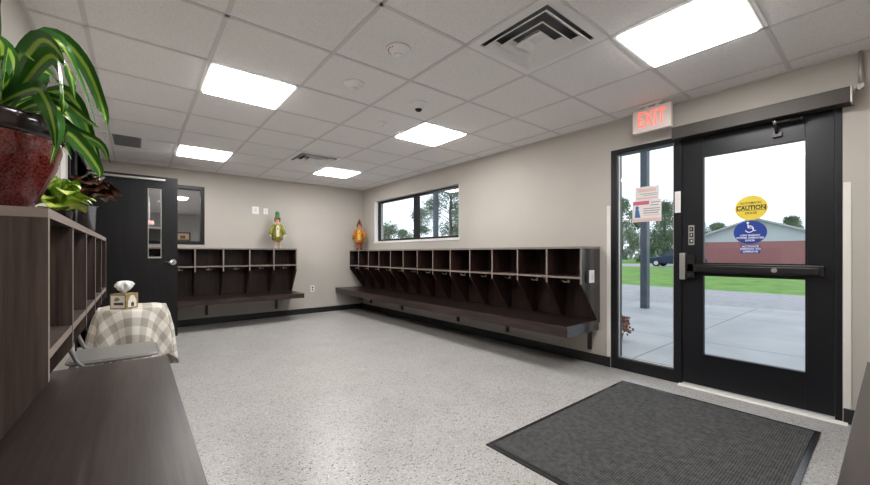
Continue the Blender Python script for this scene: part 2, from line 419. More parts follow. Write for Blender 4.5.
# ceiling: separate acoustic tiles in a T-bar grid, open cells where fixtures sit
GX0, GY0, P = -.223, .463, .61
LIGHTS = [(1, 0), (4, 0), (1, 4), (4, 4), (1, 8), (4, 8)]
DIFF = [(3, 1), (3, 7)]
open_cells = set(LIGHTS + DIFF)
b = MB()
gx = [XL] + [GX0+P*i for i in range(0, 7)] + [XR]
gy = [YN] + [GY0+P*j for j in range(-1, 11)] + [YB]
for i in range(len(gx)-1):
    for j in range(len(gy)-1):
        if (i-1, j-2) in open_cells: continue
        b.box(gx[i], gx[i+1], gy[j], gy[j+1], CEIL, CEIL+.015)
b.box(XL-1.9, XR+WT, YN-.2, 15, CEIL+.2, CEIL+.3)  # unseen roof slab, added above the tiles to keep sky light out
b.box(XL-1.75, XL-.15, 2.95, 7.03, CEIL, CEIL+.02); b.box(XL-1.75, XR, 7.15, 14.85, CEIL, CEIL+.02)
struct(b.build('ceiling', M['tile']))
b = MB(); t = .012
for x in gx[1:-1]: b.box(x-t, x+t, YN, YB, CEIL-.004, CEIL-.0005)
for y in gy[1:-1]: b.box(XL, XR, y-t, y+t, CEIL-.004, CEIL-.0005)
b.box(XL, XL+.02, YN, YB, CEIL-.006, CEIL-.0005); b.box(XR-.02, XR, YN, YB, CEIL-.006, CEIL-.0005); b.box(XL, XR, YB-.02, YB, CEIL-.006, CEIL-.0005)
struct(b.build('trim_1', M['tbar']))

# baseboards
BH = .098
b = MB(); b.box(XR-.012, XR, YN, EY0-.005, 0, BH); b.box(XR-.012, XR, EY1+.005, YB, 0, BH); struct(b.build('baseboard_right', M['black'], bevel=.002))
b = MB(); b.box(XL, XR-.012, YB-.012, YB, 0, BH); struct(b.build('baseboard_back', M['black'], bevel=.002))
b = MB(); b.box(XL, XL+.012, YN, DY0-.06, 0, BH); b.box(XL, XL+.012, DY1+.06, YB-.012, 0, BH); struct(b.build('baseboard_left', M['black'], bevel=.002))

# right wall window: dark aluminium frame, two panes, white sill and reveal
w = bpy.data.objects.new('window_1', None); C.objects.link(w); struct(w); w['label'] = 'long high window with two panes above the cubbies'
fx0, fx1 = XR+.075, XR+.125
b = MB(); fw = .04
b.box(fx0, fx1, WY0, WY0+fw, WZ0, WZ1); b.box(fx0, fx1, WY1-fw, WY1, WZ0, WZ1)
b.box(fx0, fx1, WY0+fw, WY1-fw, WZ0+.003, WZ0+fw); b.box(fx0, fx1, WY0+fw, WY1-fw, WZ1-fw, WZ1)
b.build('window_frame', M['darkmetal'], w, bevel=.003)
b = MB(); b.box(fx0-.01, fx1, 5.07, 5.18, WZ0+fw, WZ1-fw); b.build('mullion', M['darkmetal'], w, bevel=.003)
for a, c in ((WY0+fw, 5.07), (5.18, WY1-fw)):
    b = MB(); b.box(fx0+.02, fx0+.026, a, c, WZ0+fw, WZ1-fw); b.build('pane', M['glass'], w)
b = MB(); b.box(XR-.012, fx0, WY0-.02, WY1+.02, WZ0-.034, WZ0+.002); b.build('window_sill', M['white'], w, bevel=.003)
b = MB(); b.box(XR-.002, fx0, WY1-.004, WY1+.002, WZ0, WZ1); b.box(XR-.002, fx0, WY0-.002, WY0+.004, WZ0, WZ1); b.build('reveal', M['white'], w)

# back wall window into the office
w = bpy.data.objects.new('window_2', None); C.objects.link(w); struct(w); w['label'] = 'black framed office window in the back wall behind the door'
b = MB(); fw = .05
b.box(BX0, BX0+fw, YB-.012, YB+.15, BZ0, BZ1); b.box(BX1-fw, BX1, YB-.012, YB+.15, BZ0, BZ1)
b.box(BX0+fw, BX1-fw, YB-.012, YB+.15, BZ0, BZ0+fw); b.box(BX0+fw, BX1-fw, YB-.012, YB+.15, BZ1-fw, BZ1)
b.build('window_frame', M['darkmetal'], w, bevel=.003)
b = MB(); b.box(BX0+fw, BX1-fw, YB+.07, YB+.076, BZ0+fw, BZ1-fw); b.build('pane', M['glass_in'], w)

# left wall side window and doorway frame
w = bpy.data.objects.new('window_3', None); C.objects.link(w); struct(w); w['label'] = 'dark framed narrow window in the left wall beside the doorway'
b = MB(); fw = .045
xa, xb = XL-.15, XL+.012
b.box(xa, xb, SY0, SY0+fw, SZ0, SZ1); b.box(xa, xb, SY1-fw, SY1, SZ0, SZ1)
for z in (SZ0, SZ1-fw, 1.72): b.box(xa, xb, SY0+fw, SY1-fw, z, z+fw)
b.build('window_frame', M['darkmetal'], w)
b = MB(); b.box(XL-.08, XL-.074, SY0+fw, SY1-fw, SZ0+fw, 1.72); b.box(XL-.08, XL-.074, SY0+fw, SY1-fw, 1.72+fw, SZ1-fw); b.build('pane', M['glass'], w)
b = MB(); b.box(xa, xb, DY0-.05, DY0, 0, DZ1+.05); b.box(xa, xb, DY1, DY1+.05, 0, DZ1+.05); b.box(xa, xb, DY0, DY1, DZ1, DZ1+.05)
struct(b.build('trim_2', M['darkmetal']))

# ------------------------------------------------------------------ open interior door (hinged on the left wall, swung into the room)
d = bpy.data.objects.new('door_1', None); C.objects.link(d); d.location = (XL+.012, 6.085, 0); struct(d)
d['label'] = 'open black wooden door with narrow vision glass and lever handle'
DW = .895
vx0, vx1, vz0, vz1 = .585, .712, CZ-.055, CZ+.835
b = MB()
b.box(0, vx0, -.022, .022, .012, 2.128); b.box(vx1, DW, -.022, .022, .012, 2.128)
b.box(vx0, vx1, -.022, .022, .012, vz0); b.box(vx0, vx1, -.022, .022, vz1, 2.128)
b.build('door_leaf', M['door_black'], d)
b = MB(); fw = .007
for yy0, yy1 in ((-.027, -.022), (.022, .027)):
    b.box(vx0-fw, vx0, yy0, yy1, vz0-fw, vz1+fw); b.box(vx1, vx1+fw, yy0, yy1, vz0-fw, vz1+fw)
    b.box(vx0, vx1, yy0, yy1, vz0-fw, vz0); b.box(vx0, vx1, yy0, yy1, vz1, vz1+fw)
b.build('glazing_bead', [M['satin']], d)
b = MB(); b.box(vx0, vx1, -.027, .003, vz0, vz0+.012); b.build('glass_stop', M['satin'], d)
b = MB(); b.box(vx0, vx1, -.003, .003, vz0+.012, vz1); b.build('vision_glass', M['glass_in'], d)
h = MB(); h.cyl((.845, -.022, CZ-.115), (.845, -.036, CZ-.115), .037, 24); h.cyl((.845, -.036, CZ-.115), (.845, -.066, CZ-.115), .013, 16)
h.tube([(.845, -.066, CZ-.115), (.82, -.07, CZ-.115), (.745, -.064, CZ-.118)], [.017, .016, .012], 12)
h.cyl((.845, .022, CZ-.115), (.845, .036, CZ-.115), .030, 24); h.tube([(.845, .036, CZ-.115), (.845, .066, CZ-.115), (.745, .064, CZ-.118)], [.013, .012, .010], 12)
h.build('door_handle', M['chrome'], d)
b = MB(); b.box(.01, .76, -.052, -.022, 2.072, 2.098); b.build('closer_track', M['satin'], d, bevel=.003)
for z in (.25, 1.05, 1.88):
    b = MB(); b.cyl((-.006, 0, z-.05), (-.006, 0, z+.05), .008, 12); b.build('hinge', M['satin'], d)

# ------------------------------------------------------------------ entrance: sidelight, door, header
e = bpy.data.objects.new('window_4', None); C.objects.link(e); struct(e); e['label'] = 'tall glass sidelight in black frame left of the entrance door'
fx0, fx1 = XR-.004, XR+.11
MY0, MY1 = 1.145, 1.205                     # mullion between sidelight and door
b = MB()
b.box(fx0, fx1, 1.695, EY1, 0, EZ1); b.box(fx0, fx1, MY1, 1.695, 0, .108); b.box(fx0, fx1, MY1, 1.695, CZ+.962, EZ1)
b.box(fx0, fx1, MY0, MY1, 0, EZ1)
b.box(fx0, fx1, EY0, MY0, CZ+.975, EZ1); b.box(fx0, fx1, EY0, .249, 0, CZ+.975)
b.build('window_frame', M['darkmetal'], e, bevel=.003)
b = MB(); b.box(3.684, 3.690, MY1, 1.695, .108, CZ+.962); b.build('pane', M['glass'], e)
b = MB(); b.box(3.66, 3.684, 1.683, 1.695, .108, CZ+.962); b.box(3.66, 3.684, MY1, MY1+.010, .108, CZ+.962); b.box(3.66, 3.684, MY1+.01, 1.683, .108, .120)
b.build('glazing_stop', M['satin'], e)

d = bpy.data.objects.new('door_2', None); C.objects.link(d); struct(d); d['label'] = 'black entrance door with two glass panels and push bar'
sx0, sx1 = XR+.012, XR+.056
b = MB()
gy0, gy1 = .392, .992
zt0, zt1, zb0, zb1 = CZ-.075, CZ+.80, CZ-.835, CZ-.185
dy0, dy1, dz0, dz1 = .252, 1.142, .022, CZ+.972
b.box(sx0, sx1, dy0, gy0, dz0, dz1); b.box(sx0, sx1, gy1, dy1, dz0, dz1)
b.box(sx0, sx1, gy0, gy1, dz0, zb0); b.box(sx0, sx1, gy0, gy1, zb1, zt0); b.box(sx0, sx1, gy0, gy1, zt1, dz1)
b.build('door_leaf', M['darkmetal'], d, bevel=.002)
for za, zb in ((zt0, zt1), (zb0, zb1)):
    g = MB(); g.box(3.680, 3.686, gy0, gy1, za, zb); g = g.build('pane', M['glass'], d)
    s = MB(); s.box(sx0-.004, sx0+.02, gy0-.012, gy0, za-.012, zb+.012); s.box(sx0-.004, sx0+.02, gy1, gy1+.012, za-.012, zb+.012)
    s.box(sx0-.004, sx0+.02, gy0, gy1, za-.012, za); s.box(sx0-.004, sx0+.02, gy0, gy1, zb, zb+.012); s.build('glazing_bead', M['darkmetal'], d)
b = MB(); b.box(sx0-.05, sx0-.012, .296, 1.10, CZ-.155, CZ-.085); b.box(sx0-.065, sx0-.05, .32, 1.03, CZ-.145, CZ-.100)
b.box(sx0-.012, sx0, .296, .35, CZ-.15, CZ-.09); b.box(sx0-.012, sx0, 1.03, 1.10, CZ-.15, CZ-.09)
pb = b.build('push_bar', M['bar'], d, bevel=.004)
b = MB(); b.cyl((sx0-.065, .545, CZ-.122), (sx0-.070, .545, CZ-.122), .017, 20); b.build('keyhole_plate', M['satin'], pb)
b = MB(); b.box(sx0-.055, sx0-.004, 1.105, 1.150, CZ-.22, CZ+.005); b.build('latch_housing', M['satin'], d, bevel=.006)
b = MB(); b.box(sx0-.05, sx0-.004, 1.045, 1.098, CZ-.20, CZ-.01); b.build('latch_cover', M['bar'], d, bevel=.006)
pl = MB(); pl.box(sx0-.003, sx0, 1.055, 1.097, CZ+.072, CZ+.238); pl = pl.build('instruction_plate', M['satin'], d)
for k in range(3):
    b = MB(); zc = CZ+.105+k*.05; b.box(sx0-.004, sx0-.003, 1.062, 1.090, zc-.018, zc+.018); b.box(sx0-.005, sx0-.004, 1.072+.004*(k-1), 1.080, zc-.008, zc+.010, 1); b.build('pictogram', [M['ink'], M['inkw']], pl)

# threshold
b = MB(); b.prism([(3.585, 0), (3.60, .010), (3.80, .012), (3.80, 0)], 1, .19, 1.16); 
th = b.build('threshold', M['cream'], None); th.name = 'trim_3'; struct(th)

# automatic operator header (own thing)
hd = thing('door_operator', 'long bronze automatic door operator box above the entrance door', 'door opener', (3.53, .66, CZ+.965))
b = MB(); b.box(0, .108, -.485, .525, 0, .100); b.build('cover', M['header'], hd, bevel=.003)
b = MB(); b.box(.0, .108, -.495, -.485, -.002, .102); b.build('end_cap', M['satin'], hd, bevel=.002)
b = MB(); b.cyl((.055, -.12, 0), (.055, -.12, -.030), .013, 14); b.build('spindle', M['chrome'], hd)
b = MB(); b.tube([(.055, -.12, -.024), (.058, -.26, -.024)], .009, 10); b.tube([(.055, -.12, -.026), (.075, -.122, -.05), (.104, -.124, -.088)], .011, 10)
b.ball((.058, -.26, -.026), .013); b.build('arm', M['bar'], hd)
b = MB(); b.box(.100, .122, -.150, -.098, -.115, -.080); b.build('arm_shoe', M['bar'], hd)
b = MB(); b.ball((.104, -.124, -.084), .012); b.build('arm_pivot', M['chrome'], hd)

cp = thing('conduit', 'grey pipe running from ceiling to the door operator box', 'pipe', (XR-.02, .135, CZ+1.03))
b = MB(); b.tube([(0, 0, .27), (0, 0, .05)], .011, 12); b.build('pipe', M['satin'], cp)
b = MB(); b.tube([(0, 0, .06), (0, .002, .035), (0, .013, .022)], .015, 12); b.box(-.014, .014, -.016, .013, .028, .064); b.build('elbow', M['satin'], cp, bevel=.002)

# corner guards beside entrance
for nm, y0, y1 in (('trim_4', EY1+.003, EY1+.040), ('trim_5', EY0-.040, EY0-.003)):
    b = MB(); b.box(XR-.006, XR, y0, y1, BH+.002, CZ+.47); o = b.build(nm, M['cream'], bevel=.002); struct(o)

# exit sign under the ceiling
ex = thing('exit_sign', 'white box exit sign with lit red letters above the sidelight', 'exit sign', (3.49, 1.320, CEIL-.004))
b = MB(); b.box(-.022, .022, -.155, .155, -.235, -.030); b.build('housing', M['exitface'], ex, bevel=.004)
b = MB(); b.box(-.03, .03, -.09, .09, -.014, 0); b.box(-.014, .014, -.06, -.03, -.030, -.014); b.box(-.014, .014, .03, .06, -.030, -.014); b.build('ceiling_canopy', M['white'], ex)
text('lettering', 'EXIT', .190, M['red'], ex, (-.0235, 0, -.133), sx=.58, bold=-.0015, extrude=.001)

# stickers on the entrance door glass
XS = 3.678
st = thing('caution_sticker', 'round yellow caution sticker on the entrance door glass', 'sticker', (XS, .691, CZ+.350))
b = MB(); b.prism([(.098*math.cos(2*PI*k/48), .094*math.sin(2*PI*k/48)) for k in range(48)], 0, -.001, .001); b.build('disc', M['yellow'], st)
b = MB(); b.prism([(.088, -.020), (.088, .020), (-.088, .020), (-.088, -.020)], 0, -.0016, -.001)
b.prism([(.083, -.0165), (.083, .0165), (-.083, .0165), (-.083, -.0165)], 0, -.0022, -.0016, 1); b.build('banner', [M['ink'], M['yellow']], st)
text('lettering', 'CAUTION', .042, M['ink'], st, (-.0028, 0, 0), sx=.92, bold=.0012)
text('lettering', 'AUTOMATIC', .022, M['ink'], st, (-.0016, 0, .038), bold=.0004)
text('lettering', 'DOOR', .024, M['ink'], st, (-.0016, 0, -.040), bold=.0004)
st = thing('accessibility_sticker', 'round blue wheelchair symbol sticker on the entrance door glass', 'sticker', (XS, .697, CZ+.163))
b = MB(); b.prism([(.100*math.cos(2*PI*k/48), .090*math.sin(2*PI*k/48)) for k in range(48)], 0, -.001, .001); b.build('disc', M['blue'], st)
b = MB(); X = -.0016
b.tube([(X, .012, .062), (X, .010, .034), (X, -.014, .032), (X, -.026, .010), (X, -.036, .014)], .0035, 6)
b.tube([(X, .010, .048), (X, -.008, .047)], .003, 6); b.ball((X, .013, .073), (.002, .0075, .0075), seg=10)
b.tube([(X, .004+.025*math.cos(a), .025+.025*math.sin(a)) for a in [math.radians(95+k*22) for k in range(12)]], .003, 6); b.build('wheelchair_symbol', M['inkw'], st)
text('lettering', 'LOW ENERGY', .019, M['inkw'], st, (X, 0, -.024), bold=.0004)
text('lettering', 'POWER OPERATED', .019, M['inkw'], st, (X, 0, -.043), bold=.0004)
text('lettering', 'DOOR', .019, M['inkw'], st, (X, 0, -.063), bold=.0004)
st = thing('instruction_sticker', 'small blue rectangular sticker below the wheelchair sticker on glass', 'sticker', (XS, .695, CZ+.034))
b = MB(); b.box(-.001, .001, -.058, .058, -.032, .030); b.build('backing', M['blue'], st)
for s_, z in (('ACTIVATE', .019), ('SWITCH TO', 0), ('OPERATE', -.020)): text('lettering', s_, .020, M['inkw'], st, (-.0016, 0, z), sx=1.1, bold=.0004)

# posters on the sidelight
ps = thing('poster', 'pink and white flyer with a small figure on the sidelight, lower of two', 'poster', (3.678, 1.437, CZ+.395))
b = MB(); b.box(-.001, .001, -.122, .128, -.10, .10); b.build('sheet', M['paper'], ps)
b = MB(); b.box(-.0016, -.001, -.02, .12, .058, .092); b.build('headline_band', M['pinkp'], ps)
b = MB()
for z, y0_, y1_ in ((.075, -.11, -.035), (.05, -.10, -.03), (.02, -.11, .03), (.0, -.11, .03), (-.02, -.10, .03)): b.box(-.0016, -.001, y0_, y1_, z-.004, z+.004)
b.build('text_lines', M['greyp'], ps)
b = MB(); b.ball((-.0012, .085, .032), (.0015, .016, .018)); b.prism([(.105, -.06), (.10, .015), (.07, .015), (.055, -.06)], 0, -.002, -.001); b.build('printed_figure', M['bluep'], ps)
b = MB(); b.box(-.0016, -.001, -.12, .126, -.098, -.068); b.box(-.0016, -.001, -.11, .03, -.045, -.035); b.build('pink_footer', M['pinkl'], ps)
ps = thing('poster', 'pale beige and pink flyer on the sidelight, upper of two', 'poster', (3.6785, 1.437, CZ+.556))
b = MB(); b.box(-.0008, .0008, -.102, .102, -.060, .064); b.build('sheet', M['paper'], ps)
b = MB(); b.box(-.0014, -.0008, -.08, .08, .015, .045); b.box(-.0014, -.0008, -.09, .09, -.05, -.035); b.build('headline_band', M['pinkl'], ps)
b = MB(); b.box(-.0014, -.0008, -.09, .06, -.005, 0); b.box(-.0014, -.0008, -.09, .03, -.02, -.015); b.build('text_lines', M['greyp'], ps)
b = MB(); b.box(0, .0015, 1.150, 1.195, CZ+.352, CZ+.535); o = b.build('notice', M['paper'], loc=(XR-.006, 0, 0)); tag(o, 'narrow blank white notice strip on the black post between sidelight and door', 'notice')

# ------------------------------------------------------------------ cubby units and benches
def cubby_unit(label, origin, rz, L, n, top, shelf, D, bench, mats, vbot=.364, gloss=False):
    root = thing('cubby_unit', label, 'cubby shelves', origin, rz, 'open cubby units along the walls')
    T = .019; z0 = bench+.001
    def panel(u, name):
        b = MB(); b.prism([(0.004, z0), (.062, z0), (D, top-vbot), (D, top-.0205), (0.004, top-.0205)], 0, u, u+T, 0, [0, 0, 1, 0, 0]); return b.build(name, [M['woodgloss'], M['edge']] if name == 'side_panel' and gloss else mats, root)
    step = (L-T)/n
    for i in range(n+1): panel(i*step, 'side_panel' if i in (0, n) else 'divider')
    b = MB(); b.box(0, L, .004, D, top-.020, top, front={'+y': 1, '-x': 1, '+x': 1}); b.build('top_panel', mats, root)
    for i in range(n):
        b = MB(); b.box(i*step+T+.0003, (i+1)*step-.0003, .0145, D-.001, shelf-.020, shelf, front={'+y': 1}); b.build('shelf', mats, root)
        b = MB(); b.box(i*step+T+.0003, (i+1)*step-.0003, .004, .014, z0, top-.0205); b.build('back_panel', mats, root)
    hk = MB(); hk.box(-.012, .012, -.004, .0, -.004, .026); hk.cyl((0, 0, .012), (0, .022, .010), .0045, 8)
    hk.tube([(-.034, .040, .012), (-.026, .030, .004), (0, .022, .008), (.026, .030, .004), (.034, .040, .012)], .0045, 8)
    hk.ball((-.035, .041, .013), .007, seg=8); hk.ball((.035, .041, .013), .007, seg=8)
    me = None
    for i in range(n):
        x = i*step+T/2+step/2
        if me is None: o = hk.build('coat_hook', M['satin'], root); me = o.data
        else: o = bpy.data.objects.new('coat_hook', me); C.objects.link(o); o.parent = root
        o.location = (x, D-.095, shelf-.066)
    return root
def bench_unit(label, origin, rz, L, depth, top, brackets, leg=.26, x0=0, top_mat='woodh', end_mat='edged', thick=.112):
    root = thing('bench', label, 'bench', origin, rz, 'wall mounted wooden benches')
    m = [M[top_mat], M['edged'], M[end_mat]]
    b = MB(); b.box(x0, L, .004, depth, top-.028, top, front={'+y': 1, '-x': 2, '+x': 2}); b.build('seat', m, root, bevel=.0015)
    b = MB(); b.box(x0, L, depth-.022, depth-.001, top-thick, top-.0285); b.build('front_apron', M['edged'], root, bevel=.002)
    for x in (x0+.001, L-.021):
        b = MB(); b.box(x, x+.02, .03, depth-.0225, top-thick, top-.0285); b.build('end_apron', M[end_mat], root)
    for x in brackets:
        b = MB(); b.box(x-.019, x+.019, .004, .030, top-leg, top-.0285); b.box(x-.019, x+.019, .031, depth-.12, top-.060, top-.0285)
        b.prism([(.030, top-.13), (.030, top-.061), (.10, top-.061)], 0, x-.004, x+.004); b.build('bracket', M['black'], root)
    return root

UM = [M['wood'], M['edge']]
# right wall: 13 compartments
cubby_unit('longest dark cubby unit, running under the window to the entrance', (XR, 1.862, 0), PI/2, 6.775-1.862, 13, CZ+.068, CZ-.225, .350, CZ-.667, UM, gloss=True)
bench_unit('longest dark bench, under the cubbies on the window wall', (XR, 1.862, 0), PI/2, YB-.016-1.862, XR-3.036, CZ-.667, [.10, 1.184, 2.10, 3.553, 4.653], .315, end_mat='woodgloss', thick=.10)
# back wall: six compartments, the left ones behind the open door
cubby_unit('dark cubby unit on the back wall beneath the office window', (2.190, YB, 0), PI, 2.26, 6, CZ+.086, CZ-.190, .328, CZ-.667, UM)
bench_unit('dark bench on the back wall behind the open black door', (2.195, YB, 0), PI, 2.28, YB-6.20, CZ-.667, [.264, 1.323, 2.15], .31, thick=.075)
# left wall unit, nearest the camera
cubby_unit('nearest dark cubby unit at left, carrying the potted plants', (XL, 3.030, 0), -PI/2, 3.030-1.104, 5, CZ+.095, CZ-.205, .328, CZ-.672, [M['woodg'], M['edge']])
bench_unit('dark bench in the left foreground below the plant cubbies', (XL, 3.020, 0), -PI/2, 1.94, .633, CZ-.672, [.15, 1.0, 1.8], .27, top_mat='woodt')
# near wall bench, bottom right corner
bench_unit('dark bench at the bottom right, nearest the entrance door', (1.15, YN, 0), 0, 2.38, .655, CZ-.672, [.2, 1.2, 2.2], .27, top_mat='woodgloss', end_mat='woodgloss')

# switch plates on the right unit's end panel
o = MB(); o.box(-.040, .0, -.012, 0, -.055, .055); 
sp = tag(o.build('control_box', M['ink'], loc=(3.402, 1.861, CZ-.225), bevel=.003), 'small black box on the end panel of the longest cubby unit', 'control box')
sw = thing('push_plate_switch', 'white switch plate on the cubby end panel beside the black box', 'switch', (3.478, 1.861, CZ-.225))
b = MB(); b.box(-.055, .035, -.008, 0, -.062, .062); b.build('plate', M['white'], sw, bevel=.003)
b = MB(); b.box(-.026, .006, -.012, -.008, -.032, .032); b.build('rocker', M['paper'], sw, bevel=.002)

# wall plates on the back wall
def plate(label, x, z, w=.07, h=.115, name='light_switch', outlet=False, frame=False):
    r = thing(name, label, 'outlet' if outlet else 'switch', (x, YB, z))
    b = MB(); b.box(-w/2, w/2, -.006, 0, -h/2, h/2); b.build('plate', M['white'], r, bevel=.002)
    if outlet:
        for dz in (-.022, .022):
            b = MB(); b.box(-.016, .016, -.009, -.006, dz-.014, dz+.014); b.build('socket', M['ink'], r, bevel=.002)
    else:
        b = MB(); b.box(-.016, .016, -.011, -.006, -.032, .032); b.build('rocker', M['paper'], r, bevel=.002)
    return r
plate('left white wall switch beside the green hatted doll', 1.595, CZ+.742, .105, .125)
plate('smaller white wall plate right of the other switch', 1.758, CZ+.735, .07, .10)
plate('wall outlet low on the back wall beside the cubbies', 2.585, CZ-.660, .075, .115, 'wall_outlet', True)

# ------------------------------------------------------------------ ceiling fixtures
def cell(i, j): return (GX0+P*(i+.5), GY0+P*(j+.5))
cl = None
LL = {(1, 0): 'square ceiling light nearest the left cubbies, straight above', (4, 0): 'square ceiling light nearest the entrance door',
      (1, 4): 'square ceiling light in the middle of the left row', (4, 4): 'square ceiling light in the middle of the right row, in front of the window',
      (1, 8): 'square ceiling light above the open black door, at the far left', (4, 8): 'farthest ceiling light, near the back right corner'}
for ij in LIGHTS:
    cx, cy = cell(*ij)
    if cl is None:
        cl = thing('ceiling_light', LL[ij], 'ceiling light', (cx, cy, CEIL), 0, 'square troffer ceiling lights')
        b = MB(); a, c = .297, .272
        b.box(-a, a, -a, -c, -.006, .03); b.box(-a, a, c, a, -.006, .03); b.box(-a, -c, -c, c, -.006, .03); b.box(c, a, -c, c, -.006, .03); b.box(-a, a, -a, a, .0305, .045)
        b.build('frame', M['lightframe'], cl)
        b = MB(); b.box(-c, c, -c, c, -.014, .012); b.build('diffuser', M['light'], cl)
    else: dup(cl, (cx, cy, CEIL), LL[ij])
dv = None
DL = {(3, 1): 'large white square air diffuser next to the nearest light', (3, 7): 'far white square air diffuser near the farthest light'}
for ij in DIFF:
    cx, cy = cell(*ij)
    if dv is None:
        dv = thing('air_diffuser', DL[ij], 'air vent', (cx, cy, CEIL), 0, 'square ceiling air diffusers')
        b = MB(); a, c = .297, .243
        b.box(-a, a, -a, -c, -.006, .004); b.box(-a, a, c, a, -.006, .004); b.box(-a, -c, -c, c, -.006, .004); b.box(c, a, -c, c, -.006, .004)
        b.build('frame', M['vent'], dv)
        b = MB(); b.box(-a, a, -a, a, .11, .12); b.box(-a, -a+.006, -a, a, .005, .11); b.box(a-.006, a, -a, a, .005, .11); b.box(-a, a, -a, -a+.006, .005, .11); b.box(-a, a, a-.006, a, .005, .11)
        b.build('duct_box', M['cabinet'], dv)
        for ho, hi, zl, zh in ((.226, .180, -.024, .016), (.152, .110, -.022, .018), (.086, .050, -.020, .018)):
            b = MB()
            def ring(h, z): return [b.bm.verts.new((sx*h, sy*h, z)) for sx, sy in ((-1,-1),(1,-1),(1,1),(-1,1))]
            R1, R2, R3, R4 = ring(ho, zl), ring(hi, zh), ring(hi, zh+.004), ring(ho+.004, zl+.004)
            for A, B in ((R1, R2), (R2, R3), (R3, R4), (R4, R1)):
                for k in range(4): b.bm.faces.new((A[k], A[(k+1) % 4], B[(k+1) % 4], B[k]))
            b.build('vane', M['vent'], dv)
        b = MB(); b.box(-.050, .050, -.050, .050, .0225, .027); b.build('centre_plate', M['vent'], dv)
    else: dup(dv, (cx, cy, CEIL), DL[ij])
gr = thing('return_grille', 'small grey rectangular grille in the ceiling at far left', 'air vent', (-.078, 5.58, CEIL-.004))
b = MB(); b.box(-.125, .125, -.245, .245, -.004, 0); b.box(.125, .165, -.245, .245, -.003, 0, 1); b.build('plate', [M['ventgrey'], M['vent']], gr)
for k in range(11):
    y = -.22+k*.044; b = MB(); b.box(-.11, .11, y-.006, y+.006, -.010, -.004); b.build('slat', M['ventgrey'], gr)

def detector(name, label, cat, ij, r=.07, h=.035, dome=None, dots=False, off=(0, 0)):
    cx, cy = cell(*ij); t = thing(name, label, cat, (cx+off[0], cy+off[1], CEIL))
    b = MB(); b.lathe([(r, 0), (r, -.008), (r*.94, -.012), (r*.62, -.016), (r*.58, -h), (r*.40, -h-.006), (.002, -h-.007)]); b.build('base', M['white'], t)
    if dome: b = MB(); b.ball((0, 0, -h), (r*.42, r*.42, r*.35)); b.build('dome', dome, t)
    else: b = MB(); b.lathe([(r*.34, -h-.006), (r*.36, -h-.018), (r*.2, -h-.024), (.001, -h-.024)]); b.build('sensor_cap', M['vent'], t)
    if dots:
        for k in range(6):
            a = 1.9+k*.33; b = MB(); b.ball((r*.80*math.cos(a), r*.80*math.sin(a), -.0135), (.006, .006, .003), seg=8); b.build('red_mark', M['pinkp'], t)
    return t
detector('smoke_detector', 'white smoke detector with red marks, nearest on the ceiling', 'smoke detector', (2, 2), .078, .030, dots=True)
detector('smoke_detector', 'plain white smoke detector between two lights on the ceiling', 'smoke detector', (2, 3), .075, .032)
detector('security_camera', 'white dome camera with black lens on the ceiling', 'camera', (3, 3), .078, .045, dome=M['ink'])
detector('ceiling_sensor', 'small white sensor on the ceiling behind the dome camera', 'sensor', (3, 4), .045, .024)
detector('sprinkler_cover', 'small white disc on the ceiling touching the middle right light', 'sprinkler', (4, 4), .040, .016, off=(-.315, .11))

# ------------------------------------------------------------------ entrance mat
mt = thing('floor_mat', 'large dark grey ribbed entrance mat on the floor before the door', 'mat', (1.59, .285, 0))
b = MB(); b.box(.03, 1.70, .03, 1.18, .001, .012); b.build('pile', M['mat'], mt)
b = MB(); W, H = 1.735, 1.212
for (ax0, ax1, ay0, ay1) in ((0, W, 0, .029), (0, W, 1.181, H), (0, .029, .029, 1.181), (1.701, W, .029, 1.181)): b.box(ax0, ax1, ay0, ay1, .0005, .007)
b.build('border', M['rubber'], mt)

# ------------------------------------------------------------------ round table with checked cloth, tissue box
TX, TY, TH, TR = -.02, 4.12, .662, .228
tb = thing('side_table', 'small round table hidden beneath the checked cloth', 'table', (TX, TY, 0))
b = MB(); b.lathe([(TR, TH-.02), (TR, TH-.002)], n=40); b.build('table_top', M['wood'], tb)
b = MB(); b.lathe([(.03, .04), (.022, .1), (.028, TH-.02)], n=16); b.build('pedestal', M['wood'], tb)
b = MB(); b.lathe([(.14, 0), (.14, .02), (.04, .04)], n=24); b.build('foot', M['wood'], tb)
b = MB(); uvl = b.bm.loops.layers.uv.new('UVMap'); NA = 144
def drop(a):   # square cloth: corners hang lower
    c = max(abs(math.cos(a+.5)), abs(math.sin(a+.5))); return min(.56, .70/c-.30)
rows = []
NS = 26
for i in range(NS+1):
    row = []
    for k in range(NA):
        a = 2*PI*k/NA
        if i <= 8: s_ = (TR+.004)*i/8; r, z = s_, TH+.001 + .0015*math.sin(9*a)*(i/8)
        else:
            t_ = (i-8)/(NS-8); L = drop(a)*t_; s_ = TR+.004+L
            fold = .5+.5*math.sin(8*a+1.2*math.sin(2*a)+.6); flare = .006+.17*L*(.15+.5*fold)+(.026*fold*min(1, t_*2.5))
            r = TR+.004+flare*min(1, L*14)+.003; z = TH+.001-math.sqrt(max(0, L*L-(flare*.6)**2)) if L > 0 else TH
            # hold back against the wall side
        x, y = r*math.cos(a), r*math.sin(a)
        row.append((b.bm.verts.new((x, y, z)), (s_*math.cos(a), s_*math.sin(a))))
    rows.append(row)
for i in range(NS):
    for k in range(NA):
        q = (rows[i][k], rows[i][(k+1) % NA], rows[i+1][(k+1) % NA], rows[i+1][k])
        if i == 0:
            if k == 0: pass
        f = b.bm.faces.new([v for v, _ in q]); f.smooth = True
        for l, (_, uvv) in zip(f.loops, q): l[uvl].uv = (uvv[0]+2.03, uvv[1]+2.05)
bmesh.ops.remove_doubles(b.bm, verts=[v for v, _ in rows[0]], dist=1e-6)
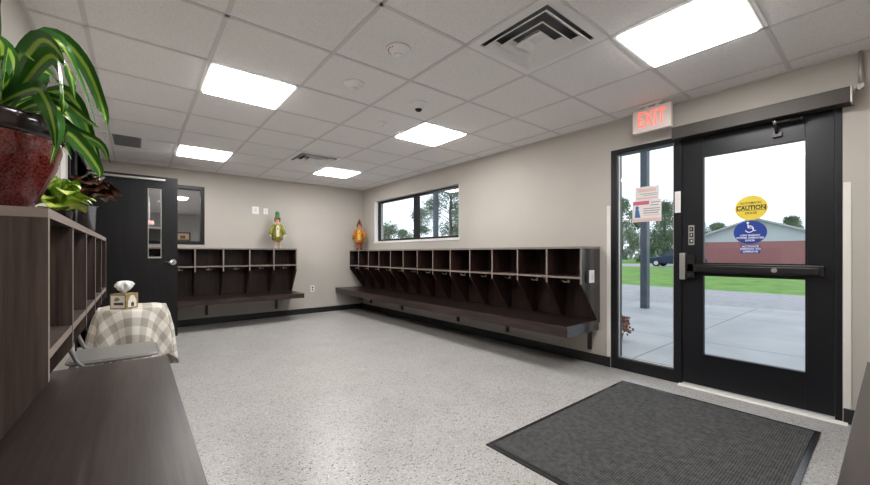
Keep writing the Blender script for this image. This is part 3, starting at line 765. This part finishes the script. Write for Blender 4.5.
cloth = b.build('tablecloth', M['cloth'], loc=(TX, TY, 0)); sm = cloth.modifiers.new('thick', 'SOLIDIFY'); sm.thickness = .0025; sm.offset = 1
tag(cloth, 'beige and white checked tablecloth draped over the small round table', 'tablecloth')
tx = thing('tissue_box', 'gold and white patterned tissue box on the checked cloth', 'tissue box', (-.075, 3.99, TH+.0045), math.radians(52))
b = MB(); b.box(-.064, .064, -.064, .064, 0, .125); b.build('carton', M['boxgold'], tx, bevel=.002)
for a in range(4):
    rot = Matrix.Rotation(a*PI/2, 4, 'Z')
    def pt(m_, nm, pts, d):
        b = MB(); b.prism(pts, 1, -.0645-d, -.064); o = b.build(nm, m_, tx); o.data.transform(rot)
    if a % 2: pt(M['boxwhite'], 'printed_panel', [(-.055, .012), (.055, .012), (.055, .112), (-.055, .112)], .0005); pt(M['boxblack'], 'printed_word', [(-.030, .035), (.045, .035), (.045, .055), (-.030, .055)], .0012); pt(M['boxgold'], 'printed_motif', [(-.03, .07), (-.005, .065), (.02, .08), (0, .1), (-.02, .095)], .0012)
    else: pt(M['boxwhite'], 'printed_panel', [(-.042, .015), (.044, .015), (.044, .065), (.016, .110), (-.014, .110), (-.042, .065)], .0005); pt(M['boxblack'], 'printed_motif', [(-.012, .02), (.018, .02), (.018, .045), (.003, .058), (-.012, .045)], .0012)
b = MB(); b.prism([(.035*math.cos(2*PI*k/24), .022*math.sin(2*PI*k/24)) for k in range(24)], 2, .125, .1265); b.build('opening', M['boxblack'], tx)
b = MB()
prof = [(.010, .1265), (.018, .14), (.036, .158), (.050, .180), (.052, .200), (.040, .220), (.022, .228), (.003, .222)]
b.lathe(prof, n=40, wob=lambda u, z: .28*math.sin(2*PI*u*5+z*60)+.12*math.sin(2*PI*u*11)); b.build('tissue', M['tissue'], tx)

# ------------------------------------------------------------------ folding chair behind the bench end
ch = thing('folding_chair', 'grey metal folding chair between the left bench and checked table', 'chair', (-.105, 3.285, 0))
b = MB(); ring = []
def rr(hx, hy, r, n=6):
    pts = []
    for (sx, sy, a0) in ((1, 1, 0), (-1, 1, 90), (-1, -1, 180), (1, -1, 270)):
        for k in range(n+1):
            a = math.radians(a0+90*k/n); pts.append((sx*(hx-r)+r*math.cos(a), sy*(hy-r)+r*math.sin(a)))
    return pts
b.prism(rr(.215, .205, .07), 2, .452, .466); b.build('seat', M['steel'], ch, bevel=.005)
b = MB(); pts = rr(.222, .212, .075); b.tube([(x, y, .452) for x, y in pts+pts[:1]], .009, 8); b.build('seat_rim', M['steel'], ch)
b = MB(); b.prism(rr(.18, .09, .04), 0, -.30, -.290); o = b.build('backrest', M['steel'], ch, bevel=.003); o.location = (0, 0, .72)
for s_ in (-1, 1):
    b = MB(); b.tube([(.20, s_*.216, .012), (.04, s_*.22, .23), (-.17, s_*.222, .47), (-.285, s_*.222, .78), (-.30, s_*.20, .83)], .011, 10); b.build('front_leg', M['steel'], ch)
    b = MB(); b.tube([(-.24, s_*.198, .012), (-.12, s_*.198, .22), (.0, s_*.198, .44)], .011, 10); b.build('rear_leg', M['steel'], ch)
b = MB(); b.tube([(-.30, -.20, .83), (-.305, 0, .835), (-.30, .20, .83)], .011, 10); b.build('top_rail', M['steel'], ch)
b = MB(); b.tube([(.155, -.216, .12), (.155, .216, .12)], .007, 8); b.build('stretcher', M['steel'], ch)
b = MB(); b.tube([(-.19, -.198, .11), (-.19, .198, .11)], .007, 8); b.build('stretcher', M['steel'], ch)

# ------------------------------------------------------------------ plants on the left cubby top
LT = CZ+.095
# unproject: pixel of the photograph to a point at a depth along the view axis, used only to measure where leaves really hang
yaw = .679
def at(px, py, D):
    u = (px-435)/370.55; v = (253.48-py)/370.55
    return Vector(((math.sin(yaw)+u*math.cos(yaw))*D, (math.cos(yaw)-u*math.sin(yaw))*D, CZ+v*D))
def smooth(pts, n=14):
    pts = [Vector(p) for p in pts]; out = []
    P_ = [pts[0]*2-pts[1]] + pts + [pts[-1]*2-pts[-2]]
    segs = len(pts)-1
    for i in range(n+1):
        t = i/n*segs; k = min(int(t), segs-1); t -= k
        p0, p1, p2, p3 = P_[k:k+4]
        out.append(.5*((2*p1)+(-p0+p2)*t+(2*p0-5*p1+4*p2-p3)*t*t+(-p0+3*p1-3*p2+p3)*t**3))
    return out
PC = Vector((-.310, 1.50, LT))
pp = thing('potted_plant', 'large striped-leaf plant in a red speckled pot at the left edge', 'potted plant', PC)
b = MB(); b.lathe([(.066, 0), (.078, .01), (.106, .07), (.134, .14), (.146, .19), (.143, .225), (.140, .25), (.12, .245), (.11, .23)], n=48); b.build('pot', M['pot'], pp)
b = MB(); b.lathe([(.144, .212), (.152, .222), (.156, .258), (.150, .268), (.138, .266), (.130, .235)], n=48); b.build('pot_rim', M['potrim'], pp)
b = MB(); b.lathe([(.129, .235), (.129, .246), (.05, .255), (.001, .256)], n=32); b.build('soil', M['soil'], pp)
o3 = PC + Vector((0, 0, .26))
leaves = [  # pixel paths with depth
 ([(12, 112, 1.02), (20, 75, 1.02), (40, 42, 1.02), (62, 46, 1.04), (84, 92, 1.10), (97, 128, 1.13)], .050),
 ([(18, 112, 1.02), (22, 62, 1.0), (45, 40, .98), (68, 66, 1.0), (75, 100, 1.02)], .052),
 ([(15, 112, .98), (30, 90, .95), (46, 100, .93), (54, 125, .93), (56, 150, .94)], .046),
 ([(20, 112, 1.05), (42, 98, 1.06), (66, 104, 1.08), (84, 118, 1.12), (99, 128, 1.16)], .034),
 ([(25, 115, 1.05), (50, 118, 1.08), (72, 130, 1.12), (100, 144, 1.18), (110, 163, 1.22)], .040),
 ([(25, 115, 1.1), (55, 108, 1.14), (75, 130, 1.2), (90, 158, 1.26), (93, 180, 1.3)], .045),
 ([(18, 112, 1.05), (35, 70, 1.08), (62, 50, 1.12), (85, 75, 1.16), (98, 112, 1.2)], .036),
 ([(5, 112, .98), (0, 80, .92), (3, 50, .90), (-8, 30, .88)], .055),
 ([(5, 112, .95), (12, 78, .90), (9, 50, .86), (4, 80, .84), (0, 104, .84)], .050),
 ([(15, 112, 1.1), (32, 80, 1.14), (46, 72, 1.18), (64, 92, 1.22), (70, 112, 1.24)], .040),
 ([(22, 112, 1.12), (38, 84, 1.18), (40, 60, 1.22), (50, 84, 1.26)], .038),
 ([(30, 114, 1.06), (52, 92, 1.08), (74, 100, 1.12), (88, 130, 1.16), (102, 168, 1.22)], .046),
 ([(30, 116, 1.05), (60, 130, 1.08), (82, 146, 1.12), (98, 168, 1.16), (100, 178, 1.17)], .042),
 ([(10, 112, 1.05), (30, 48, 1.06), (58, 38, 1.1), (86, 66, 1.15), (104, 112, 1.2), (108, 142, 1.24)], .048),
 ([(18, 112, 1.0), (40, 64, .97), (58, 60, .96), (64, 96, .96), (62, 116, .97)], .046),
 ([(30, 116, .98), (44, 112, .95), (56, 132, .94), (50, 165, .95)], .042),
 ([(-10, 112, 1.0), (-40, 60, 1.0), (-80, 60, .98), (-110, 110, .95)], .05),
 ([(-10, 112, .95), (-30, 50, .85), (-50, 50, .78), (-70, 90, .72)], .05),
 ([(0, 112, 1.05), (-10, 40, 1.1), (-6, 0, 1.15), (15, -10, 1.2)], .045),
 ([(25, 116, 1.02), (40, 104, 1.0), (58, 118, .99), (64, 142, 1.0)], .034),
 ([(20, 116, 1.12), (44, 120, 1.18), (62, 140, 1.22), (72, 160, 1.25)], .038),
 ([(10, 112, 1.0), (10, 80, .98), (22, 54, .95), (36, 62, .93)], .045),
]
for pts, w_ in leaves:
    w_ *= 1.02
    P3 = [at(*p) for p in pts]; P3[0] = o3+Vector((random.uniform(-.03, .03), random.uniform(-.03, .03), -.01))
    if len(P3) > 2: 
        for q in P3:
            if q.x < XL+.03: q.x = XL+.03+random.uniform(0, .01)
    path = [p-PC for p in smooth(P3, 18)]
    tdir = (path[-1]-path[0]).normalized(); side = tdir.cross(Vector((-.2, 1, 0)))
    side = (side.normalized()+Vector((-.2, 1, .2))*random.uniform(-.7, .7)).normalized()
    b = MB(); b.ribbon(path, w_, side, .16, prof=lambda u: (.35+.65*min(1, u*3))*max(.03, 1-u**3.2)); b.build('leaf', M['dracaena'], pp, fix=False)

def bush(root, centre, mat, n, rad, lw, ll, up=.6, name='leaf', zmin=None):
    for k in range(n):
        a = k*2.399+random.uniform(-.3, .3); el = random.uniform(.05, 1.25)
        d_ = Vector((math.cos(a)*math.cos(el), math.sin(a)*math.cos(el), math.sin(el)))
        r0 = rad*random.uniform(.15, .55); p0 = centre+d_*r0*Vector((1, 1, up)).length/1.6
        L = ll*random.uniform(.75, 1.15)
        p1 = p0+d_*L*.5+Vector((0, 0, .10*L)); p2 = p1+Vector((d_.x, d_.y, -.35))*L*.5
        pts = smooth([p0, p1, p2], 8)
        if zmin is not None:
            for q in pts: q.z = max(q.z, zmin+.004)
        side = Vector((-d_.y, d_.x, random.uniform(-.4, .4)))
        b = MB(); b.ribbon(pts, lw*random.uniform(.8, 1.1), side, .12, prof=lambda u: math.sin(PI*(u*.93+.07))**.75+.02); b.build(name, mat, root, fix=False)
gp = Vector((-.255, 2.10, LT))
p2 = thing('potted_plant', 'small yellow-green variegated plant in the middle of the cubby top', 'potted plant', gp)
b = MB(); b.lathe([(.045, 0), (.06, .07), (.064, .075), (.055, .07), (.001, .068)], n=28); b.build('pot', M['potrim'], p2)
bush(p2, Vector((0, 0, .10)), M['pothos'], 44, .085, .075, .105)
bush(p2, Vector((.03, -.06, .07)), M['pothos'], 14, .06, .07, .10, zmin=0)
cp_ = Vector((-.208, 2.74, LT))
p3 = thing('potted_plant', 'dark burgundy-leaved plant in a tin pot beside the yellow-green plant', 'potted plant', cp_)
b = MB(); b.lathe([(.034, 0), (.042, .155), (.046, .158), (.046, .163), (.041, .16), (.040, .15), (.001, .148)], n=28); b.build('pot', M['tin'], p3)
b = MB()
for k in range(7):
    a = k*.9; b.tube([(0, 0, .148), (.02*math.cos(a), .02*math.sin(a), .19), (.05*math.cos(a), .05*math.sin(a), .225)], .003, 6)
b.build('stem', M['stem'], p3)
bush(p3, Vector((0, 0, .205)), M['croton'], 52, .10, .10, .12, up=.5)
# small white crumpled paper on the end shelf
b = MB(); b.lathe([(.012, 0), (.028, .004), (.033, .018), (.022, .034), (.003, .040)], n=20, wob=lambda u, z: .18*math.sin(2*PI*u*4+z*90))
o = tag(b.build('paper_cup', M['tissue'], loc=(XL+.275, 2.88, CZ-.2048)), 'small crumpled white paper on the farthest shelf of the plant cubbies', 'paper')

# left wall notice
o = MB(); o.box(0, .002, 0, .26, 0, .30); tag(o.build('notice', M['paper'], loc=(XL+.001, 4.18, CZ+.55)), 'white paper notice on the left wall behind the red pot', 'notice')

# ------------------------------------------------------------------ dolls on the cubby tops
def skin_mesh(name, verts, edges, mat, parent, sub=2):
    me = bpy.data.meshes.new(name); me.from_pydata([v[:3] for v in verts], edges, []); o = bpy.data.objects.new(name, me); C.objects.link(o)
    sk = o.modifiers.new('skin', 'SKIN'); ss = o.modifiers.new('sub', 'SUBSURF'); ss.levels = sub; ss.render_levels = sub
    for i, v in enumerate(verts):
        d_ = me.skin_vertices[0].data[i]; r = v[3]; d_.radius = r if isinstance(r, tuple) else (r, r); d_.use_root = (i == 0)
    bpy.context.view_layer.update()
    m2 = bpy.data.meshes.new_from_object(o.evaluated_get(bpy.context.evaluated_depsgraph_get())); bpy.data.objects.remove(o)
    m2.materials.clear(); m2.materials.append(mat)
    for p in m2.polygons: p.use_smooth = True
    o = bpy.data.objects.new(name, m2); C.objects.link(o); o.parent = parent; return o
def doll(label, loc, rz, kind):
    r = thing('doll', label, 'doll', loc, rz)
    G = kind == 'green'
    V = [(0, 0, .20, .05), (0, 0, .30, .052), (0, 0, .385, .042), (0, 0, .425, .022), (0, -.002, .465, .044), (0, -.002, .505, .038),
         (.075, 0, .375, .024), (.125, -.01, .30, .020), (.145, -.03, .235, .018), (-.075, 0, .375, .024), (-.125, -.01, .30, .020), (-.145, -.03, .235, .018),
         (.040, 0, .15, .030), (.045, 0, .07, .021), (.045, 0, .03, .020), (-.040, 0, .15, .030), (-.045, 0, .07, .021), (-.045, 0, .03, .020)]
    E_ = [(0,1),(1,2),(2,3),(3,4),(4,5),(2,6),(6,7),(7,8),(2,9),(9,10),(10,11),(0,12),(12,13),(13,14),(0,15),(15,16),(16,17)]
    skin_mesh('body', V, E_, M['skin'], r)
    coat = M['lime'] if G else M['dorange']
    b = MB(); b.lathe([(.118, .145), (.112, .22), (.092, .32), (.072, .38), (.040, .412), (.024, .418)], n=40, wob=lambda u, z: .05*math.sin(2*PI*u*9)); b.build('coat', coat, r)
    for s_ in (-1, 1):
        b = MB(); b.tube([(s_*.045, 0, .385), (s_*.095, -.004, .360), (s_*.135, -.014, .295), (s_*.155, -.030, .235)], [.036, .042, .042, .044], 12)
        b.build('sleeve', M['lime'] if G else M['dorange'], r)
        b = MB(); b.ball((s_*.160, -.036, .218), (.020, .018, .024)); b.build('mitten', M['dcream'] if G else M['dgreen'], r)
        b = MB(); b.tube([(s_*.045, 0, .14), (s_*.046, 0, .10), (s_*.046, 0, .022)], [.036, .026, .024], 12); b.build('stocking', M['dpink'] if G else M['drust'], r)
        b = MB(); b.ball((s_*.050, -.022, .018), (.026, .046, .018)); b.build('shoe', M['dcream'] if G else M['dbrown'], r)
    b = MB(); b.lathe([(.060, .115), (.098, .14), (.104, .18), (.095, .215)], n=32, wob=lambda u, z: .06*math.sin(2*PI*u*7)); b.build('trousers', M['dyellow'] if G else M['drust'], r)
    b = MB(); b.prism([(-.032, .19), (.032, .19), (.040, .35), (.0, .40), (-.040, .35)], 1, -.122, -.05); b.build('shirt_front', M['dcream'] if G else M['dyellow'], r, bevel=.012)
    b = MB(); b.ball((0, -.126, .325), (.014, .008, .014)); b.build('button', M['dgreen'] if G else M['dbrown'], r)
    b = MB(); 
    for k in range(14):
        a = PI*k/13; b.ball((.056*math.cos(a), -.006+.02*math.sin(a), .475+.012*math.sin(k*2.1)), .020, seg=8)
    b.build('hair', M['dhair'], r)
    b = MB(); b.ball((-.016, -.046, .486), .0055, seg=8); b.ball((.016, -.046, .486), .0055, seg=8); b.build('eye', M['ink'], r)
    b = MB(); b.ball((0, -.052, .474), .008, seg=8); b.build('nose', M['drust'], r)
    b = MB(); b.tube([(-.014, -.044, .458), (0, -.048, .453), (.014, -.044, .458)], .0025, 6); b.build('mouth', M['drust'], r)
    if G:
        b = MB(); b.lathe([(.074, .505), (.076, .512), (.054, .518), (.048, .592), (.040, .600), (.001, .602)], n=32); hb = b.build('hat', M['dgreen'], r)
        b = MB(); b.lathe([(.0485, .522), (.0495, .526), (.0495, .545), (.0480, .548)], n=32); b.build('hat_band', M['dcream'], r)
        b = MB(); b.ball((-.02, -.02, .602), (.026, .012, .018), seg=10); b.ball((.012, -.015, .606), (.022, .012, .016), seg=10); b.build('hat_flower', M['dgreen'], r)
    else:
        b = MB(); b.lathe([(.075, .508), (.074, .514), (.046, .522), (.036, .56), (.012, .60), (.002, .612)], n=32); b.build('hat', M['dbrown'], r)
        for s_ in (-1, 1):
            for k in range(5):
                b = MB(); p0 = Vector((s_*.14, -.03, .23)); a = -1.1+k*.5
                b.ribbon(smooth([p0, p0+Vector((s_*.03*math.cos(a), -.02, .05*math.sin(a))), p0+Vector((s_*.055*math.cos(a), -.02, .10*math.sin(a)-.01))], 6), .028, (0, 0.4, 1) if k < 2 else (1, .3, 0), .1)
                b.build('felt_leaf', M['dyellow'] if k % 2 else M['dgreen'], r, fix=False)
    return r
doll('green-hatted doll in a lime coat standing on the back wall cubbies', (1.905, 6.70, CZ+.0862), math.radians(-12), 'green').scale = (.72, .8, 1.03)
o = doll('orange scarecrow doll standing on the far end of the longest cubbies', (3.43, 6.63, CZ+.0682), math.radians(-30), 'orange'); o.scale = (.72, .76, 1.0)

# ------------------------------------------------------------------ adjoining office seen through the back window
def ony(px, py, Y):
    q = at(px, py, 1.0); d_ = q-Vector((0, 0, CZ)); k = Y/d_.y; return Vector((0, 0, CZ))+d_*k
q = ony(175, 197.5, 10.45)
ol = thing('ceiling_light', 'ceiling light in the office seen through the back window', 'ceiling light', (q.x, 10.5, CEIL))
b = MB(); b.box(-.26, .26, -.26, .26, -.012, -.0005); b.build('frame', M['lightframe'], ol)
b = MB(); b.box(-.24, .24, -.24, .24, -.016, -.012); b.build('diffuser', M['light_office'], ol)
for k, (lx, ly) in enumerate(((-1.0, 8.6), (2.3, 8.6), (2.3, 12.6), (-1.2, 12.6))):  # unseen fill lights, added to brighten the office behind the window
    dup(ol, (lx, ly, CEIL), 'added unseen fill light in the office behind the back wall')['group'] = 'added unseen fill lights behind the back wall'
q = ony(183.5, 236.5, 14.8)
pf = thing('framed_picture', 'small framed picture on the far office wall through the back window', 'picture', (q.x, 14.84, q.z))
b = MB(); b.box(-.20, .20, -.02, 0, -.14, .14); b.build('frame', M['dbrown'], pf, bevel=.004)
b = MB(); b.box(-.155, .155, -.024, -.02, -.10, .10); b.box(-.09, .05, -.026, -.024, -.07, .03, 1); b.build('print', [M['dcream'], M['dhair']], pf)
q = ony(149.5, 222.5, 10.8)
ex2 = thing('exit_sign', 'red lit exit sign in the office seen through the door glass', 'exit sign', (q.x, 10.8, q.z))
b = MB(); b.box(-.17, .17, -.02, .02, -.10, .10); b.build('housing', M['exitface'], ex2)
text('lettering', 'EXIT', .17, M['red'], ex2, (0, -.0215, 0), rot=Matrix.Rotation(PI/2, 4, 'X'), sx=.75, bold=.003)
b = MB(); b.box(-.01, .01, -.01, .01, .10, (CEIL-q.z-.0005)/.5); b.build('stem', M['white'], ex2); ex2.scale = (.5, .5, .5)
q = ony(154, 235, 9.6)
cb = thing('bookcase', 'grey bookcase in the office seen through the door glass', 'bookcase', (q.x-.1, 9.8, 0))
for x in (-.45, -.01, .43):
    b = MB(); b.box(x, x+.02, -.2, .2, 0, 1.66); b.build('side_panel', M['cabinet'], cb)
b = MB(); b.box(-.43, .43, .18, .2, 0, 1.66); b.build('back_panel', M['cabinet'], cb)
for z in (.1, .5, .9, 1.28, 1.64):
    b = MB(); b.box(-.45, .45, -.205, .18, z, z+.03); b.build('shelf', M['white'], cb)

# ------------------------------------------------------------------ outdoors
GZ = -.03
def ground(name, x0, x1, y0, y1, z, m, t=.1):
    b = MB(); b.box(x0, x1, y0, y1, z-t, z); return struct(b.build(name, m))
ground('ground_lawn', XR+WT+.02, 110, -60, 120, GZ-.03, M['grass'])
b = MB(); b.prism([(XR+WT+.02, -8), (10.7, -8), (10.45, 0), (10.33, 1.2), (9.98, 2.58), (9.68, 3.24), (9.15, 4.14), (8.95, 5.2), (8.9, 12), (XR+WT+.02, 12)], 2, GZ-.1, GZ); struct(b.build('ground_concrete_pad', M['slab']))
ground('ground_road', 8.0, 14.3, -60, 120, GZ-.012, M['asphalt'], .05)
ground('ground_parking', 35.0, 44.0, 2, 60, GZ-.018, M['asphalt'], .05)

pc = thing('canopy', 'outdoor canopy carried by slate blue steel posts beyond the sidelight', 'canopy', (8.35, 3.30, GZ))
for y in (0, 7.0, -7.0):
    b = MB(); b.box(-.075, .075, y-.065, y+.065, 0, 4.1); b.build('post', M['post'], pc)
b = MB(); b.box(-1.6, .4, -8, 8.2, 4.1, 4.3); b.build('roof', M['roofm'], pc)

mm = Vector((4.95, 2.30, GZ))
mp_ = thing('potted_plant', 'dried reddish brown flowers outside, low behind the sidelight', 'potted plant', mm)
b = MB(); b.lathe([(.06, 0), (.075, .09), (.08, .10), (.07, .095), (.001, .09)], n=24); b.build('pot', M['potrim'], mp_)
b = MB()
for k in range(170):
    a, el = random.uniform(0, 2*PI), random.uniform(-.8, 1.5); rad_ = random.uniform(.10, .19)
    b.ball((rad_*math.cos(a)*math.cos(el), rad_*math.sin(a)*math.cos(el), .20+rad_*.9*math.sin(el)), random.uniform(.012, .022), seg=6)
for k in range(24):
    a = k*.8; b.tube([(0, 0, .12), (.14*math.cos(a), .14*math.sin(a), .22+.08*math.sin(k))], .003, 5)
b.build('flowers', M['mum'], mp_)

# gabled brick building
bd = thing('building', 'red brick building with pale gable across the lawn', 'building', (45.0, 8.15, GZ-.03))
hw, ez, az = 5.6, 2.30, 4.40
b = MB(); b.box(0, 22, -hw, hw, 0, ez); b.build('brick_walls', M['brick'], bd)
b = MB(); b.prism([(-hw, ez+.001), (hw, ez+.001), (0, az-.02)], 0, .02, 21.9); b.build('gable', M['siding'], bd)
for s_ in (-1, 1):
    b = MB(); b.prism([(0, az), (0, az+.16), (s_*(hw+.5), ez-.19+.16), (s_*(hw+.5), ez-.19)], 0, -.5, 22.4); b.build('roof_slope', M['roofm'], bd)
hs = thing('house', 'low grey-roofed house beyond the parked cars, seen through the sidelight', 'house', (51.5, 31.0, GZ-.03))
b = MB(); b.box(-2.4, 2.4, -3, 3, 0, 2.2); b.build('walls', M['siding'], hs)
b = MB(); b.prism([(-2.8, 2.1), (2.8, 2.1), (0, 3.5)], 1, -3.4, 3.4); b.build('roof', M['post'], hs)

def car(label, loc, rz, paint):
    r = thing('car', label, 'car', loc, rz)
    b = MB(); b.prism([(-2.1, .28), (-2.12, .62), (-1.95, .86), (-1.1, .92), (1.05, .92), (1.95, .76), (2.12, .55), (2.1, .28)], 1, -.85, .85); b.build('body', paint, r, bevel=.08)
    b = MB(); b.prism([(-1.55, .90), (-1.15, 1.36), (.30, 1.40), (1.10, .90)], 1, -.70, .70); cb_ = b.build('cabin', paint, r, bevel=.06)
    for s_ in (-1, 1):
        b = MB(); b.prism([(-1.25, .95), (-1.05, 1.28), (-.30, 1.32), (-.30, .95)], 1, s_*.70, s_*.712); b.prism([(-.22, .95), (-.22, 1.32), (.25, 1.32), (.85, .95)], 1, s_*.70, s_*.712); b.build('side_window', M['carglass'], cb_)
        for x in (-1.3, 1.3):
            b = MB(); b.cyl((x, s_*.70, .32), (x, s_*.88, .32), .32, 24); b.cyl((x, s_*.88, .32), (x, s_*.885, .32), .18, 20, 1); b.build('wheel', [M['tyre'], M['chrome']], r)
    b = MB(); b.prism([(1.12, .93), (.34, 1.37), (.36, 1.385), (1.15, .945)], 1, -.62, .62); b.build('windscreen', M['carglass'], cb_)
    return r
car('dark blue car parked beyond the lawn, nearest to the door', (37.4, 12.2, GZ-.018), PI/2, M['carblue'])
car('dark blue car parked farther left, seen beside the slate post', (43.0, 22.9, GZ-.018), PI/2+.2, M['carblue'])
car('silver car parked at the left end of the car row', (43.2, 27.6, GZ-.018), PI/2+.1, M['carwhite'])

def tree_proto(label, loc, mat, seed, H=9, R=3.5, airy=1.0, trunk_h=2.2, n=2600, leaf=.26):
    rnd = random.Random(seed)
    r = thing('tree', label, 'tree', loc, 0, 'trees outside')
    b = MB(); b.tube([(0, 0, 0), (.1, 0, H*.3), (0, .1, H*.6), (.1, 0, H*.92)], [.22, .17, .12, .04], 8)
    cl_ = []
    for k in range(26):
        z = trunk_h+(H-trunk_h)*rnd.random()**.9; a = k*2.4; f = math.sin(PI*min(.98, max(.18, (z-trunk_h)/(H-trunk_h)*.85+.15)))
        rr_ = R*f*rnd.uniform(.35, .85); c = Vector((rr_*math.cos(a), rr_*math.sin(a), z)); cl_.append((c, R*rnd.uniform(.26, .48)*airy))
        b.tube([(0, 0, z-1.0 if z > 1.4 else z), c*.6+Vector((0, 0, z*.4-.3)), c], [.035, .025, .01], 5)
    b.build('trunk', M['bark'], r)
    b = MB()
    for k in range(n):
        c, cr = rnd.choice(cl_); 
        d_ = Vector((rnd.gauss(0, 1), rnd.gauss(0, 1), rnd.gauss(0, .8))); d_ = d_.normalized()*cr*rnd.random()**.4; p = c+d_
        u_ = Vector((rnd.gauss(0, 1), rnd.gauss(0, 1), rnd.gauss(0, 1))).normalized(); w_ = u_.orthogonal().normalized(); s_ = leaf*rnd.uniform(.5, 1)
        b.bm.faces.new([b.bm.verts.new(p+u_*s_*x+w_*s_*y*.6) for x, y in ((-.5, 0), (0, -.5), (.5, 0), (0, .5))])
    b.build('foliage', mat, r, fix=False); return r
def place(px, D, GZ_=GZ-.03):
    q = at(px, 253.5, D); return (q.x, q.y, GZ_)
tA = tree_proto('tall airy tree filling the right pane of the high window', place(451, 33), M['foliage2'], 3, H=8.0, R=3.0, airy=.8, trunk_h=1.5, n=10000, leaf=.27)
tB = tree_proto('mid-height tree left of the post in the high window', place(419, 46), M['foliage'], 5, H=6.3, R=2.3, trunk_h=.4, n=7500, leaf=.26)
tC = tree_proto('low bushy tree at the left end of the high window', place(389, 40), M['foliage'], 8, H=3.9, R=2.4, trunk_h=.4, n=5000, leaf=.25)
dup(tA, place(476, 42), 'tall airy tree at the right edge of the high window', rz=2)
dup(tB, place(403, 57), 'smaller tree between low bush and window mullion', rz=1.2, scale=(.8, .8, .72))
W_ = [(604, 50, 1.0, 1.3, 'tree at the left edge of the sidelight view', 0), (622, 72, 1.5, 1.75, 'tree above the parked cars, left of the slate post', 1), (646, 50, 1.15, 1.25, 'tree standing behind the slate post', 2.2),
      (664, 62, 1.25, 1.45, 'tree right of the slate post above the nearest car', 3.3), (680, 51, 1.1, 1.3, 'tree behind the post between sidelight and door', 4), (698, 82, 1.5, 1.25, 'tree left of the brick building', 5),
      (718, 92, 1.7, 1.3, 'tree above the left roof slope of the brick building', .6), (792, 76, 1.5, 1.3, 'tree above the right roof slope of the brick building', 1.7), (822, 84, 1.6, 1.4, 'tree behind the right jamb of the entrance door', 2.9)]
for px, D, sxy, sz, lab, rz_ in W_: dup(tB, place(px, D), lab, rz=rz_, scale=(sxy, sxy, sz))

# ------------------------------------------------------------------ world: bright overcast sky
wd = bpy.data.worlds.new('sky'); bpy.context.scene.world = wd; wd.use_nodes = True
nt = wd.node_tree; bg = nt.nodes['Background']
tc = nt.nodes.new('ShaderNodeTexCoord'); n = nt.nodes.new('ShaderNodeTexNoise'); n.inputs['Scale'].default_value = 2.5; n.inputs['Detail'].default_value = 5
r = nt.nodes.new('ShaderNodeValToRGB'); r.color_ramp.elements[0].color = (.74, .86, 1, 1); r.color_ramp.elements[1].color = (.86, .93, 1, 1); r.color_ramp.elements[0].position = .35; r.color_ramp.elements[1].position = .6
nt.links.new(tc.outputs['Generated'], n.inputs['Vector']); nt.links.new(n.outputs['Fac'], r.inputs['Fac']); nt.links.new(r.outputs['Color'], bg.inputs['Color'])
bg.inputs['Strength'].default_value = 1.46

# ------------------------------------------------------------------ camera and view
cam = bpy.data.cameras.new('camera'); co = bpy.data.objects.new('camera', cam); C.objects.link(co)
co.location = (0, 0, CZ); co.rotation_euler = (PI/2, 0, -yaw)
cam.sensor_width = 36; cam.lens = 36*370.55/870; cam.shift_y = 10.98/870; cam.clip_start = .02; cam.clip_end = 400
bpy.context.scene.camera = co
vs = bpy.context.scene.view_settings
vs.view_transform = 'Standard'; vs.look = 'None'; vs.exposure = .27; vs.gamma = 1; vs.use_curve_mapping = False
